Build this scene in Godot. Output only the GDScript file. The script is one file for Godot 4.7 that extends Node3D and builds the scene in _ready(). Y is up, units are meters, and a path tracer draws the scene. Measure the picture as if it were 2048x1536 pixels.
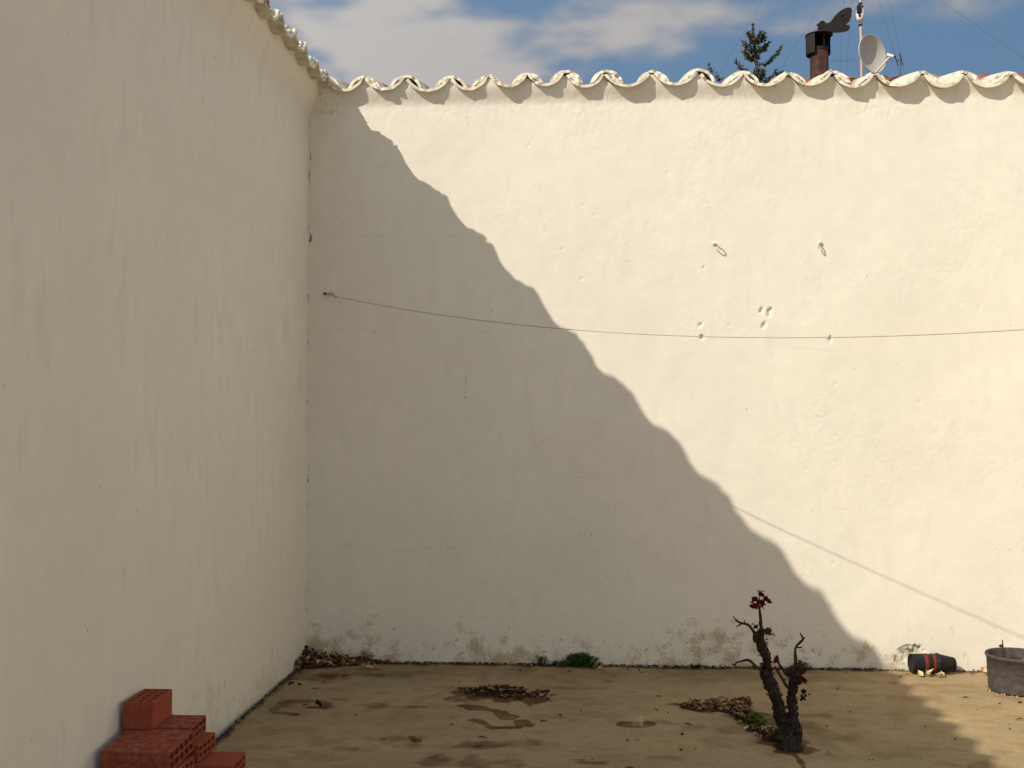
extends Node3D

# ------------------------------------------------------------------ helpers
var rng := RandomNumberGenerator.new()
var taken := {}
var M := {}
const SUN := Vector3(1.0, -1.045, -0.85)
const EYE := Vector3(1.709, 1.5, 6.628)

func lin(r: float, g: float, b: float) -> Color:
	return Color(r, g, b).linear_to_srgb()

func numbered(called: String) -> String:
	if not taken.has(called):
		taken[called] = 0
		return called
	taken[called] += 1
	return "%s_%03d" % [called, taken[called]]

func tag(o: Node3D, label: String, category: String, group := "", kind := "") -> Node3D:
	o.set_meta("label", label)
	o.set_meta("category", category)
	if group: o.set_meta("group", group)
	if kind: o.set_meta("kind", kind)
	return o

func thing(called: String, label: String, category: String, at := Vector3.ZERO, turn := 0.0, group := "") -> Node3D:
	var o := Node3D.new()
	o.name = numbered(called)
	add_child(o)
	o.position = at
	o.rotation.y = turn
	tag(o, label, category, group)
	return o

func put(called: String, mesh: Mesh, m: Material, parent: Node) -> MeshInstance3D:
	var o := MeshInstance3D.new()
	o.name = numbered(called) if parent == self else called
	o.mesh = mesh
	o.material_override = m
	parent.add_child(o, true)
	return o

func begin() -> SurfaceTool:
	var st := SurfaceTool.new()
	st.begin(Mesh.PRIMITIVE_TRIANGLES)
	st.set_smooth_group(-1)
	st.set_color(Color(1, 1, 1))
	return st

func finish(st: SurfaceTool) -> ArrayMesh:
	st.generate_normals()
	return st.commit()

func tri(st: SurfaceTool, a: Vector3, b: Vector3, c: Vector3) -> void:
	st.add_vertex(a); st.add_vertex(b); st.add_vertex(c)

func quad(st: SurfaceTool, a: Vector3, b: Vector3, c: Vector3, d: Vector3) -> void:
	tri(st, a, b, c); tri(st, a, c, d)

func box(st: SurfaceTool, lo: Vector3, hi: Vector3, xf := Transform3D(), bev := 0.0) -> void:
	# a box with chamfered edges: 6 faces, 12 chamfers, 8 corners
	var c := (lo + hi) / 2.0
	var h := (hi - lo) / 2.0
	if bev <= 0.0:
		var p := []
		for i in 8:
			p.append(xf * (c + h * Vector3(-1 if i & 1 == 0 else 1, -1 if i & 2 == 0 else 1, -1 if i & 4 == 0 else 1)))
		for f in [[0, 2, 3, 1], [4, 5, 7, 6], [0, 1, 5, 4], [2, 6, 7, 3], [0, 4, 6, 2], [1, 3, 7, 5]]:
			quad(st, p[f[0]], p[f[3]], p[f[2]], p[f[1]])
		return
	var pts := {}
	for sx in [-1, 1]:
		for sy in [-1, 1]:
			for sz in [-1, 1]:
				var s := Vector3(sx, sy, sz)
				for ax in 3:
					var q := h * s
					for k in 3:
						if k != ax: q[k] -= s[k] * bev
					pts[[sx, sy, sz, ax]] = xf * (c + q)
	for ax in 3:
		var u := (ax + 1) % 3
		var v := (ax + 2) % 3
		for s in [-1, 1]:
			var ring := []
			for uv in [[-1, -1], [1, -1], [1, 1], [-1, 1]]:
				var k := [0, 0, 0]
				k[ax] = s; k[u] = uv[0]; k[v] = uv[1]
				ring.append(pts[[k[0], k[1], k[2], ax]])
			if s > 0: ring.reverse()
			quad(st, ring[0], ring[1], ring[2], ring[3])
		for a in [-1, 1]:
			for b in [-1, 1]:
				var k0 := [0, 0, 0]
				k0[ax] = -1; k0[u] = a; k0[v] = b
				var k1 := k0.duplicate(); k1[ax] = 1
				quad(st, pts[[k0[0], k0[1], k0[2], u]], pts[[k1[0], k1[1], k1[2], u]], pts[[k1[0], k1[1], k1[2], v]], pts[[k0[0], k0[1], k0[2], v]])
	for sx in [-1, 1]:
		for sy in [-1, 1]:
			for sz in [-1, 1]:
				tri(st, pts[[sx, sy, sz, 0]], pts[[sx, sy, sz, 1]], pts[[sx, sy, sz, 2]])

func tube(st: SurfaceTool, pts: Array, radii: Array, sides := 8, rough := 0.0, noise: FastNoiseLite = null, caps := true) -> void:
	var rings := []
	var side := Vector3.RIGHT
	for i in pts.size():
		var p: Vector3 = pts[i]
		var a: Vector3 = pts[maxi(i - 1, 0)]
		var b: Vector3 = pts[mini(i + 1, pts.size() - 1)]
		var t := (b - a).normalized()
		if i == 0:
			side = t.cross(Vector3.UP if absf(t.y) < 0.9 else Vector3.RIGHT).normalized()
		side = (side - t * side.dot(t)).normalized()
		var up := t.cross(side)
		var ring := []
		for k in sides:
			var an := TAU * k / sides
			var d := side * cos(an) + up * sin(an)
			var r: float = radii[i]
			var q := p + d * r
			if noise: q += d * noise.get_noise_3dv(q) * rough * r
			ring.append(q)
		rings.append(ring)
	st.set_smooth_group(1)
	for i in rings.size() - 1:
		for k in sides:
			var l := (k + 1) % sides
			quad(st, rings[i][k], rings[i][l], rings[i + 1][l], rings[i + 1][k])
	st.set_smooth_group(-1)
	if caps:
		for e in [0, rings.size() - 1]:
			var c: Vector3 = pts[e]
			for k in sides:
				var l := (k + 1) % sides
				if e == 0: tri(st, c, rings[e][l], rings[e][k])
				else: tri(st, c, rings[e][k], rings[e][l])

func spline(pts: Array, radii: Array, n: int) -> Array:
	var op := []
	var orr := []
	for i in pts.size() - 1:
		var p0: Vector3 = pts[maxi(i - 1, 0)]
		var p1: Vector3 = pts[i]
		var p2: Vector3 = pts[i + 1]
		var p3: Vector3 = pts[mini(i + 2, pts.size() - 1)]
		for k in n:
			var t := float(k) / n
			op.append(p1.cubic_interpolate(p2, p0, p3, t))
			orr.append(lerpf(radii[i], radii[i + 1], smoothstep(0.0, 1.0, t)))
	op.append(pts[-1]); orr.append(radii[-1])
	return [op, orr]

func lathe(st: SurfaceTool, profile: Array, sides: int, xf := Transform3D(), from := 0.0, to := TAU) -> void:
	# profile: [radius, height] pairs, turned about y
	st.set_smooth_group(1)
	for i in profile.size() - 1:
		for k in sides:
			var q := []
			for e in [[i, k], [i, k + 1], [i + 1, k + 1], [i + 1, k]]:
				var an := from + (to - from) * (float(e[1] % sides) if is_equal_approx(to - from, TAU) else float(e[1])) / sides
				var pr: Array = profile[e[0]]
				q.append(xf * Vector3(cos(an) * pr[0], pr[1], sin(an) * pr[0]))
			quad(st, q[0], q[3], q[2], q[1])
		if profile[i].size() > 2: st.set_smooth_group(st_group())
	st.set_smooth_group(-1)

var group_count := 2
func st_group() -> int:
	group_count += 1
	return group_count

func ball(st: SurfaceTool, c: Vector3, r: Vector3, lumps: float, noise: FastNoiseLite, seg := 12) -> void:
	st.set_smooth_group(st_group())
	var g := []
	for i in seg + 1:
		var row := []
		for k in seg:
			var th := PI * i / seg
			var ph := TAU * k / seg
			var d := Vector3(sin(th) * cos(ph), cos(th), sin(th) * sin(ph))
			var q := c + d * r
			if noise: q += d * r * noise.get_noise_3dv(q) * lumps
			row.append(q)
		g.append(row)
	for i in seg:
		for k in seg:
			var l := (k + 1) % seg
			quad(st, g[i][k], g[i][l], g[i + 1][l], g[i + 1][k])
	st.set_smooth_group(-1)

func leaf(st: SurfaceTool, at: Vector3, b: Basis, length: float, width: float, curl: float, col: Color) -> void:
	st.set_color(col)
	var p0 := at - b.z * length * 0.5 + b.y * curl * 0.6
	var tip := at + b.z * length * 0.5 + b.y * curl
	var l := at - b.x * width * 0.5 + b.y * curl * 0.8
	var r := at + b.x * width * 0.5 + b.y * curl * 0.8
	var m := at
	tri(st, p0, l, m); tri(st, l, tip, m); tri(st, p0, m, r); tri(st, m, tip, r)

func random_basis(tilt: float) -> Basis:
	return Basis(Vector3.UP, rng.randf() * TAU) * Basis(Vector3.RIGHT, rng.randf_range(-tilt, tilt)) * Basis(Vector3.BACK, rng.randf_range(-tilt, tilt))

func make_noise(seed_value: int, freq: float, octaves := 4, kind := FastNoiseLite.TYPE_SIMPLEX_SMOOTH) -> FastNoiseLite:
	var n := FastNoiseLite.new()
	n.seed = seed_value
	n.noise_type = kind
	n.frequency = freq
	n.fractal_type = FastNoiseLite.FRACTAL_FBM
	n.fractal_octaves = octaves
	return n

func field(seed_value: int, freq: float, w: int, h: int, octaves := 4) -> PackedByteArray:
	var im := make_noise(seed_value, freq, octaves).get_image(w, h, false, false, true)
	im.convert(Image.FORMAT_L8)
	return im.get_data()

func paint(r: float, g: float, b: float, rough := 0.85, spec := 0.3) -> StandardMaterial3D:
	var m := StandardMaterial3D.new()
	m.albedo_color = lin(r, g, b)
	m.roughness = rough
	m.metallic_specular = spec
	m.cull_mode = BaseMaterial3D.CULL_DISABLED
	return m

func tinted(rough := 0.85, spec := 0.3) -> StandardMaterial3D:
	var m := paint(1, 1, 1, rough, spec)
	m.vertex_color_use_as_albedo = true
	return m

func noisy(stops: Array, freq: float, scale: float, seed_value: int, rough := 0.9, bump := 0.0, size := 512) -> StandardMaterial3D:
	# stops: [offset, linear colour]
	var m := paint(1, 1, 1, rough, 0.3)
	var g := Gradient.new()
	var offs := PackedFloat32Array()
	var cols := PackedColorArray()
	for s in stops:
		offs.append(s[0]); cols.append((s[1] as Color).linear_to_srgb())
	g.offsets = offs; g.colors = cols
	var t := NoiseTexture2D.new()
	t.width = size; t.height = size
	t.seamless = true
	t.noise = make_noise(seed_value, freq, 5)
	t.color_ramp = g
	m.albedo_texture = t
	if bump > 0.0:
		var n := NoiseTexture2D.new()
		n.width = size; n.height = size
		n.seamless = true
		n.as_normal_map = true
		n.bump_strength = bump
		n.noise = make_noise(seed_value + 7, freq * 2.0, 4)
		m.normal_enabled = true
		m.normal_texture = n
	m.uv1_triplanar = true
	m.uv1_world_triplanar = true
	m.uv1_scale = Vector3.ONE * scale
	return m

# ------------------------------------------------------------------ computed pictures
var encode := PackedByteArray()
func to_byte(v: float) -> int:
	return encode[clampi(int(v * 4095.0), 0, 4095)]

func picture(bytes: PackedByteArray, w: int, h: int) -> ImageTexture:
	return ImageTexture.create_from_image(Image.create_from_data(w, h, false, Image.FORMAT_RGB8, bytes))

func stroke(mask: PackedFloat32Array, w: int, h: int, per_m: float, pts: Array, radius: float, strength: float, wob: PackedByteArray, soft := 0.4) -> void:
	# a stain or crack along a line, in metres from the picture's top left corner; its edge wobbles with a noise field
	var lo := Vector2(1e9, 1e9)
	var hi := Vector2(-1e9, -1e9)
	for p in pts:
		lo = lo.min(p); hi = hi.max(p)
	var pad := radius * 2.0 + 2.0 / per_m
	for y in range(maxi(0, int((lo.y - pad) * per_m)), mini(h, int((hi.y + pad) * per_m) + 1)):
		for x in range(maxi(0, int((lo.x - pad) * per_m)), mini(w, int((hi.x + pad) * per_m) + 1)):
			var q := Vector2(x + 0.5, y + 0.5) / per_m
			var d := 1e9
			if pts.size() == 1:
				d = q.distance_to(pts[0])
			for i in pts.size() - 1:
				d = minf(d, q.distance_to(Geometry2D.get_closest_point_to_segment(q, pts[i], pts[i + 1])))
			var e := d / radius + (wob[y * w + x] / 255.0 - 0.5) * 1.6
			var a := strength * (1.0 - smoothstep(1.0 - soft, 1.0, e))
			if a > mask[y * w + x]: mask[y * w + x] = a

func _ready() -> void:
	rng.seed = 20050226
	encode.resize(4096)
	for i in 4096:
		var c := Color(i / 4095.0, 0, 0).linear_to_srgb()
		encode[i] = clampi(roundi(c.r * 255.0), 0, 255)

	# -------------------------------------------------------------- camera, sky, sun, exposure
	var cam := Camera3D.new()
	cam.name = "camera"
	add_child(cam)
	cam.fov = 39.146
	cam.far = 2000.0
	cam.near = 0.05
	cam.position = EYE
	cam.rotation = Vector3(deg_to_rad(1.826), deg_to_rad(3.708), 0)
	cam.current = true

	var env := Environment.new()
	env.background_mode = Environment.BG_SKY
	env.tonemap_mode = Environment.TONE_MAPPER_LINEAR
	env.tonemap_exposure = 1.07
	env.sdfgi_enabled = true
	env.ssao_enabled = true
	env.ssil_enabled = true
	var sky := Sky.new()
	var pan := PanoramaSkyMaterial.new()
	pan.panorama = sky_picture()
	pan.energy_multiplier = 1.0
	sky.sky_material = pan
	env.sky = sky
	var we := WorldEnvironment.new()
	we.name = "air"
	we.environment = env
	add_child(we)

	var sun := DirectionalLight3D.new()
	sun.name = "sun"
	sun.light_energy = 1.37
	sun.light_angular_distance = 0.53
	sun.light_color = Color(1.0, 0.97, 0.92)
	sun.shadow_enabled = true
	add_child(sun)
	sun.look_at_from_position(Vector3(0, 20, 0), Vector3(0, 20, 0) + SUN, Vector3.UP)

	materials()
	build_ground()
	print("ground ", Time.get_ticks_msec())
	build_walls()
	print("walls ", Time.get_ticks_msec())
	build_neighbour()
	build_tree()
	print("neighbour ", Time.get_ticks_msec())
	build_bricks()
	build_stump()
	build_pots()
	build_line_and_hooks()
	build_litter()
	print("done ", Time.get_ticks_msec())

func sky_picture() -> ImageTexture:
	var w := 2048
	var h := 1024
	var to_sun := -SUN.normalized()
	var f := PackedFloat32Array()
	f.resize(w * h * 3)
	var big := make_noise(11, 1.5, 5)
	var fine := make_noise(12, 5.0, 5)
	# cloud banks: azimuth and elevation (degrees, azimuth 0 is straight at the back wall), half widths, density
	var banks := [[-12.0, 19.0, 7.5, 2.6, 0.55], [-6.0, 17.4, 7.0, 1.5, 0.55], [-9.5, 21.5, 4.0, 1.2, 0.35], [2.5, 19.6, 4.2, 1.1, 0.5], [7.5, 20.4, 4.5, 1.2, 0.35], [18.5, 20.2, 3.5, 1.0, 0.4], [24.5, 20.4, 4.5, 1.6, 0.55], [12.5, 19.8, 3.0, 0.8, 0.25],
		[6.0, 17.0, 8.0, 1.2, -0.6], [14.0, 17.6, 7.0, 1.1, -0.6], [22.0, 17.0, 6.0, 1.2, -0.5], [-3.5, 21.6, 3.0, 0.6, -0.3], [10.0, 22.0, 3.0, 0.6, -0.3]]
	for y in h:
		var el := 90.0 - 180.0 * (y + 0.5) / h
		if el < -2.0:
			for x in w:
				var o := (y * w + x) * 3
				f[o] = 0.17; f[o + 1] = 0.14; f[o + 2] = 0.1
			continue
		var se := sin(deg_to_rad(el))
		var ce := cos(deg_to_rad(el))
		var t := pow(clampf(1.0 - se, 0.0, 1.0), 2.2)
		var br := lerpf(0.07, 0.165, t)
		var bg := lerpf(0.165, 0.262, t)
		var bb := lerpf(0.33, 0.365, t)
		for x in w:
			var az := 360.0 * (x + 0.5) / w
			if az > 180.0: az -= 360.0
			var r := deg_to_rad(az)
			# clouds on a flat layer above: seen low they draw out sideways
			var k := 1.0 / (se + 0.22)
			var d := 0.42 * big.get_noise_3d(sin(r) * ce * k * 2.2, cos(r) * ce * k * 2.2, 3.0) + 0.05 + 0.50 * fine.get_noise_3d(sin(r) * ce * k * 1.5, cos(r) * ce * k * 1.5, se * 7.0)
			if absf(az) < 45.0 and el < 32.0:
				for b in banks:
					var u: float = (az - b[0]) / b[2]
					var v: float = (el - b[1]) / b[3]
					var q := u * u + v * v
					if q < 6.0: d += b[4] * exp(-q)
			var c := smoothstep(-0.04, 0.72, d)
			# thin cloud and haze scatter forwards: brighter the nearer the sun
			var near := pow(0.5 + 0.5 * (to_sun.x * sin(r) * ce + to_sun.y * se - to_sun.z * cos(r) * ce), 3.0)
			var lit := (0.29 + 0.07 * c) * (1.0 + 4.3 * near)
			var haze := 0.55 * near
			var o := (y * w + x) * 3
			f[o] = lerpf(br + haze, lit, c)
			f[o + 1] = lerpf(bg + haze * 0.93, lit * (0.965 - 0.06 * near), c)
			f[o + 2] = lerpf(bb + haze * 0.80, lit * (0.95 - 0.13 * near), c)
	return ImageTexture.create_from_image(Image.create_from_data(w, h, false, Image.FORMAT_RGBF, f.to_byte_array()))

func materials() -> void:
	M.tile = tinted(0.9)
	M.mortar = noisy([[0.0, Color(0.55, 0.47, 0.33)], [0.35, Color(0.74, 0.67, 0.52)], [1.0, Color(0.8, 0.73, 0.58)]], 0.02, 3.0, 31, 0.95, 3.0)
	M.brick = noisy([[0.2, Color(0.25, 0.055, 0.027)], [0.5, Color(0.31, 0.072, 0.035)], [0.8, Color(0.35, 0.095, 0.05)]], 0.014, 5.0, 41, 0.95, 1.0)
	M.brick.uv1_scale = Vector3(22, 2.0, 22)
	M.brick_b = noisy([[0.25, Color(0.22, 0.05, 0.027)], [0.5, Color(0.28, 0.066, 0.035)], [0.7, Color(0.31, 0.09, 0.052)], [0.9, Color(0.33, 0.14, 0.095)]], 0.010, 4.0, 43, 0.95, 1.0)
	M.brick_b.uv1_scale = Vector3(5.0, 5.0, 5.0)
	M.bark = noisy([[0.25, Color(0.008, 0.006, 0.005)], [0.5, Color(0.026, 0.018, 0.013)], [0.75, Color(0.09, 0.06, 0.042)]], 0.02, 9.0, 51, 0.95, 8.0)
	M.bark.uv1_scale = Vector3(14, 4, 14)
	M.shoot = noisy([[0.2, Color(0.03, 0.016, 0.012)], [0.8, Color(0.09, 0.05, 0.035)]], 0.03, 12.0, 52, 0.9)
	M.leafy = tinted(0.9, 0.06)
	M.litter = tinted(1.0, 0.05)
	M.soil = noisy([[0.2, Color(0.022, 0.014, 0.008)], [0.8, Color(0.075, 0.048, 0.027)]], 0.03, 8.0, 53, 1.0, 8.0)
	M.pot_grey = noisy([[0.2, Color(0.048, 0.041, 0.036)], [0.8, Color(0.095, 0.08, 0.068)]], 0.015, 3.0, 61, 0.7)
	M.pot_black = noisy([[0.3, Color(0.007, 0.0075, 0.010)], [0.7, Color(0.022, 0.02, 0.02)]], 0.02, 6.0, 62, 0.6)
	M.pot_red = noisy([[0.3, Color(0.09, 0.018, 0.010)], [0.7, Color(0.16, 0.03, 0.014)]], 0.03, 8.0, 63, 0.65)
	M.string = paint(0.44, 0.34, 0.21, 0.95, 0.2)
	M.iron = noisy([[0.2, Color(0.012, 0.010, 0.010)], [0.8, Color(0.04, 0.03, 0.027)]], 0.03, 2.0, 71, 0.75)
	M.rust = noisy([[0.35, Color(0.022, 0.015, 0.014)], [0.6, Color(0.075, 0.03, 0.02)], [0.85, Color(0.12, 0.045, 0.028)]], 0.012, 1.6, 72, 0.85)
	M.white = paint(0.78, 0.75, 0.68, 0.5, 0.4)
	M.white_wire = paint(0.72, 0.66, 0.52, 0.7)
	M.dish = paint(0.52, 0.50, 0.42, 0.45, 0.4)
	M.mast = noisy([[0.3, Color(0.5, 0.36, 0.27)], [0.7, Color(0.62, 0.52, 0.42)]], 0.03, 3.0, 73, 0.7)
	M.grit = noisy([[0.3, Color(0.16, 0.11, 0.06)], [0.7, Color(0.48, 0.36, 0.2)]], 0.05, 12.0, 74, 0.95)
	M.grit_pale = noisy([[0.3, Color(0.30, 0.24, 0.15)], [0.7, Color(0.52, 0.44, 0.30)]], 0.05, 10.0, 75, 1.0)
	M.dark = paint(0.02, 0.02, 0.03, 0.6)
	M.wire = paint(0.05, 0.05, 0.055, 0.7)
	M.needles = tinted(0.8)
	M.trunk = paint(0.10, 0.07, 0.05, 0.95)

# ------------------------------------------------------------------ ground
func build_ground() -> void:
	var st := begin()
	quad(st, Vector3(-400, -0.15, -400), Vector3(400, -0.15, -400), Vector3(400, -0.15, 400), Vector3(-400, -0.15, 400))
	var g := put("ground", finish(st), noisy([[0.2, Color(0.12, 0.09, 0.055)], [0.8, Color(0.24, 0.18, 0.11)]], 0.01, 0.5, 21, 1.0), self)
	g.set_meta("kind", "structure")

	# the concrete of the yard, with its damp patches and dirt
	var per_m := 250.0
	var sx := 6.6
	var sz := 3.0
	var w := int(sx * per_m)
	var h := int(sz * per_m)
	var wob := field(101, 0.022, w, h, 7)
	var coarse := field(102, 0.004, w, h, 4)
	var mid := field(103, 0.02, w, h, 4)
	var grain := field(104, 0.22, w, h, 3)
	var sw := w / 5 + 1
	var streak := field(105, 0.018, sw, h, 4)
	var wet := PackedFloat32Array(); wet.resize(w * h)
	var V := func(a: Array) -> Array:
		var o := []
		for p in a: o.append(Vector2(p[0], p[1]))
		return o
	stroke(wet, w, h, per_m, V.call([[0.116, 1.110], [0.158, 0.95], [0.312, 0.92], [0.380, 1.016]]), 0.045, 0.55, wob)
	stroke(wet, w, h, per_m, V.call([[0.172, 1.173], [0.271, 1.204]]), 0.03, 0.55, wob)
	stroke(wet, w, h, per_m, V.call([[0.30, 1.06], [0.36, 1.04]]), 0.035, 0.8, wob)
	stroke(wet, w, h, per_m, V.call([[1.096, 0.969], [1.20, 1.02], [1.288, 1.082], [1.357, 1.170]]), 0.045, 0.75, wob, 0.2)
	stroke(wet, w, h, per_m, V.call([[1.161, 1.227], [1.284, 1.350], [1.393, 1.343], [1.42, 1.23]]), 0.03, 0.8, wob, 0.2)
	stroke(wet, w, h, per_m, V.call([[1.41, 1.24], [1.43, 1.29]]), 0.04, 0.8, wob, 0.2)
	for s in [[0.597, 0.982, 0.07, 0.5], [0.56, 0.99, 0.05, 0.45], [0.836, 0.986, 0.045, 0.5], [0.414, 0.873, 0.045, 0.4], [0.627, 1.712, 0.055, 0.55], [0.762, 1.573, 0.07, 0.35], [0.90, 1.55, 0.05, 0.35], [1.19, 1.90, 0.13, 0.6], [0.138, 0.373, 0.16, 0.75], [0.25, 0.36, 0.12, 0.6], [0.453, 0.328, 0.09, 0.55], [0.62, 0.33, 0.11, 0.4], [0.74, 0.30, 0.08, 0.3], [1.683, 1.194, 0.05, 0.35], [1.60, 1.17, 0.04, 0.3], [2.072, 1.764, 0.06, 0.3], [1.751, 1.855, 0.05, 0.5], [1.69, 1.82, 0.03, 0.55], [0.801, 1.251, 0.05, 0.2], [1.2, 0.62, 0.05, 0.5], [1.6, 0.55, 0.08, 0.3], [1.75, 0.56, 0.07, 0.3], [1.5, 1.42, 0.05, 0.2], [2.75, 1.2, 0.12, 0.3], [2.9, 1.4, 0.12, 0.3], [2.85, 1.05, 0.08, 0.25], [2.5, 1.35, 0.12, 0.3], [2.42, 1.5, 0.1, 0.25], [3.4, 1.8, 0.1, 0.25], [3.1, 1.65, 0.1, 0.2], [3.55, 0.35, 0.08, 0.2]]:
		stroke(wet, w, h, per_m, [Vector2(s[0] - s[2] * 0.7, s[1]), Vector2(s[0] + s[2] * 0.7, s[1])], s[2] * 0.95, s[3], wob, 0.9)
	stroke(wet, w, h, per_m, V.call([[1.20, 1.66], [1.33, 1.64], [1.45, 1.63]]), 0.08, 0.5, wob, 0.6)
	stroke(wet, w, h, per_m, V.call([[1.05, 0.74], [1.3, 0.76], [1.42, 0.8]]), 0.13, 0.8, wob, 0.4)
	stroke(wet, w, h, per_m, V.call([[1.93, 1.254], [2.02, 1.254]]), 0.05, 0.75, wob, 0.2)
	stroke(wet, w, h, per_m, V.call([[2.25, 0.93], [2.45, 0.93], [2.6, 1.1], [2.62, 1.4]]), 0.1, 0.7, wob, 0.4)
	stroke(wet, w, h, per_m, V.call([[2.0, 1.2], [2.3, 1.28], [2.5, 1.3]]), 0.05, 0.2, wob, 0.6)
	stroke(wet, w, h, per_m, V.call([[2.645, 1.63], [2.66, 1.75], [2.655, 1.9], [2.68, 2.3], [2.66, 3.0]]), 0.016, 1.0, wob, 0.3)
	stroke(wet, w, h, per_m, V.call([[2.64, 1.55], [2.66, 1.58]]), 0.11, 0.9, wob, 0.3)
	stroke(wet, w, h, per_m, V.call([[0.2, 0.2], [1.6, 0.22], [3.0, 0.18]]), 0.22, 0.22, wob, 0.8)
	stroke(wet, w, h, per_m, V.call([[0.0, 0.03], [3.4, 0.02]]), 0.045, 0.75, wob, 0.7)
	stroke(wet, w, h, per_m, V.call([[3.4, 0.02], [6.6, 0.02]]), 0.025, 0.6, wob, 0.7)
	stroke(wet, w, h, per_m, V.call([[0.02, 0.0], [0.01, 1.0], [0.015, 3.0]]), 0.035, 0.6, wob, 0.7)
	var bytes := PackedByteArray(); bytes.resize(w * h * 3)
	for y in h:
		for x in w:
			var i := y * w + x
			var s := streak[y * sw + x / 5] / 255.0
			var m := mid[i] / 255.0
			var g2 := grain[i] / 255.0
			var v := 0.84 + 0.28 * coarse[i] / 255.0 + 0.32 * (s - 0.5) + 0.20 * (m - 0.5) + 0.36 * (g2 - 0.5)
			var r := 0.318 * v
			var gg := 0.236 * v
			var b := 0.126 * v
			# brown film in patches
			var film := smoothstep(0.44, 0.76, m * 0.55 + s * 0.45) * 0.75
			r *= 1.0 - 0.35 * film; gg *= 1.0 - 0.45 * film; b *= 1.0 - 0.5 * film
			# pale lime specks
			if g2 > 0.86 and m > 0.55: r += 0.08; gg += 0.075; b += 0.06
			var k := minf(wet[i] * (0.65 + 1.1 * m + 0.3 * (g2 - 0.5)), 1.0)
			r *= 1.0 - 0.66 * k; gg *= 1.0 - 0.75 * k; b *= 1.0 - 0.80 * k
			bytes[i * 3] = to_byte(r); bytes[i * 3 + 1] = to_byte(gg); bytes[i * 3 + 2] = to_byte(b)
	var cm := paint(1, 1, 1, 0.92, 0.25)
	cm.albedo_texture = picture(bytes, w, h)
	M.concrete = cm
	# surface: a fine uneven sheet
	var nx := 330
	var nz := 150
	var low := field(106, 0.02, nx + 1, nz + 1, 3)
	var hi := field(107, 0.2, nx + 1, nz + 1, 3)
	var vs := PackedVector3Array(); var ns := PackedVector3Array(); var uv := PackedVector2Array(); var ix := PackedInt32Array()
	vs.resize((nx + 1) * (nz + 1)); ns.resize(vs.size()); uv.resize(vs.size())
	for j in nz + 1:
		for i in nx + 1:
			var n := j * (nx + 1) + i
			vs[n] = Vector3(sx * i / nx, (low[n] / 255.0 - 0.5) * 0.010 + (hi[n] / 255.0 - 0.5) * 0.003, sz * j / nz)
			uv[n] = Vector2(float(i) / nx, float(j) / nz)
	grid_finish(vs, ns, ix, nx, nz, false)
	var yard := grid_mesh(vs, ns, uv, ix)
	var o := put("yard_floor", yard, cm, self)
	o.set_meta("kind", "structure")
	st = begin()
	box(st, Vector3(-0.2, -0.14, 3.005), Vector3(7.4, 0.0, 10.0))
	box(st, Vector3(6.605, -0.14, 0.0), Vector3(7.4, 0.0, 3.0))
	var rest := put("yard_floor", finish(st), noisy([[0.2, Color(0.25, 0.18, 0.10)], [0.8, Color(0.38, 0.285, 0.16)]], 0.01, 0.6, 22, 0.95), self)
	rest.set_meta("kind", "structure")

func grid_finish(vs: PackedVector3Array, ns: PackedVector3Array, ix: PackedInt32Array, nx: int, ny: int, flip: bool) -> void:
	var w := nx + 1
	for j in ny + 1:
		for i in w:
			var a := vs[j * w + mini(i + 1, nx)] - vs[j * w + maxi(i - 1, 0)]
			var b := vs[mini(j + 1, ny) * w + i] - vs[maxi(j - 1, 0) * w + i]
			var n := a.cross(b).normalized()
			ns[j * w + i] = n if flip else -n
	ix.resize(nx * ny * 6)
	var k := 0
	for j in ny:
		for i in nx:
			var p := j * w + i
			if flip:
				ix[k] = p; ix[k + 1] = p + w; ix[k + 2] = p + 1; ix[k + 3] = p + 1; ix[k + 4] = p + w; ix[k + 5] = p + w + 1
			else:
				ix[k] = p; ix[k + 1] = p + 1; ix[k + 2] = p + w; ix[k + 3] = p + 1; ix[k + 4] = p + w + 1; ix[k + 5] = p + w
			k += 6

func grid_mesh(vs: PackedVector3Array, ns: PackedVector3Array, uv: PackedVector2Array, ix: PackedInt32Array) -> ArrayMesh:
	var a := []
	a.resize(Mesh.ARRAY_MAX)
	a[Mesh.ARRAY_VERTEX] = vs
	a[Mesh.ARRAY_NORMAL] = ns
	a[Mesh.ARRAY_TEX_UV] = uv
	a[Mesh.ARRAY_INDEX] = ix
	var m := ArrayMesh.new()
	m.add_surface_from_arrays(Mesh.PRIMITIVE_TRIANGLES, a)
	return m

# ------------------------------------------------------------------ the limewashed walls with their tile copings
const SAG := 0.068
const RISE := 0.082
const THICK := 0.017
const TILT := 0.20
const GAP := 0.020

func channel_y(x: float, xc: float, yv: float, a: float, outer: bool) -> float:
	var r := (a * a + SAG * SAG) / (2.0 * SAG)
	var rr := r + THICK if outer else r
	var d := x - xc
	var q := rr * rr - d * d
	if outer: return yv + r - sqrt(q) if q > 0.0 else 9.0
	return yv + r - sqrt(maxf(q, 0.0)) if absf(d) < a else yv + SAG

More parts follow.
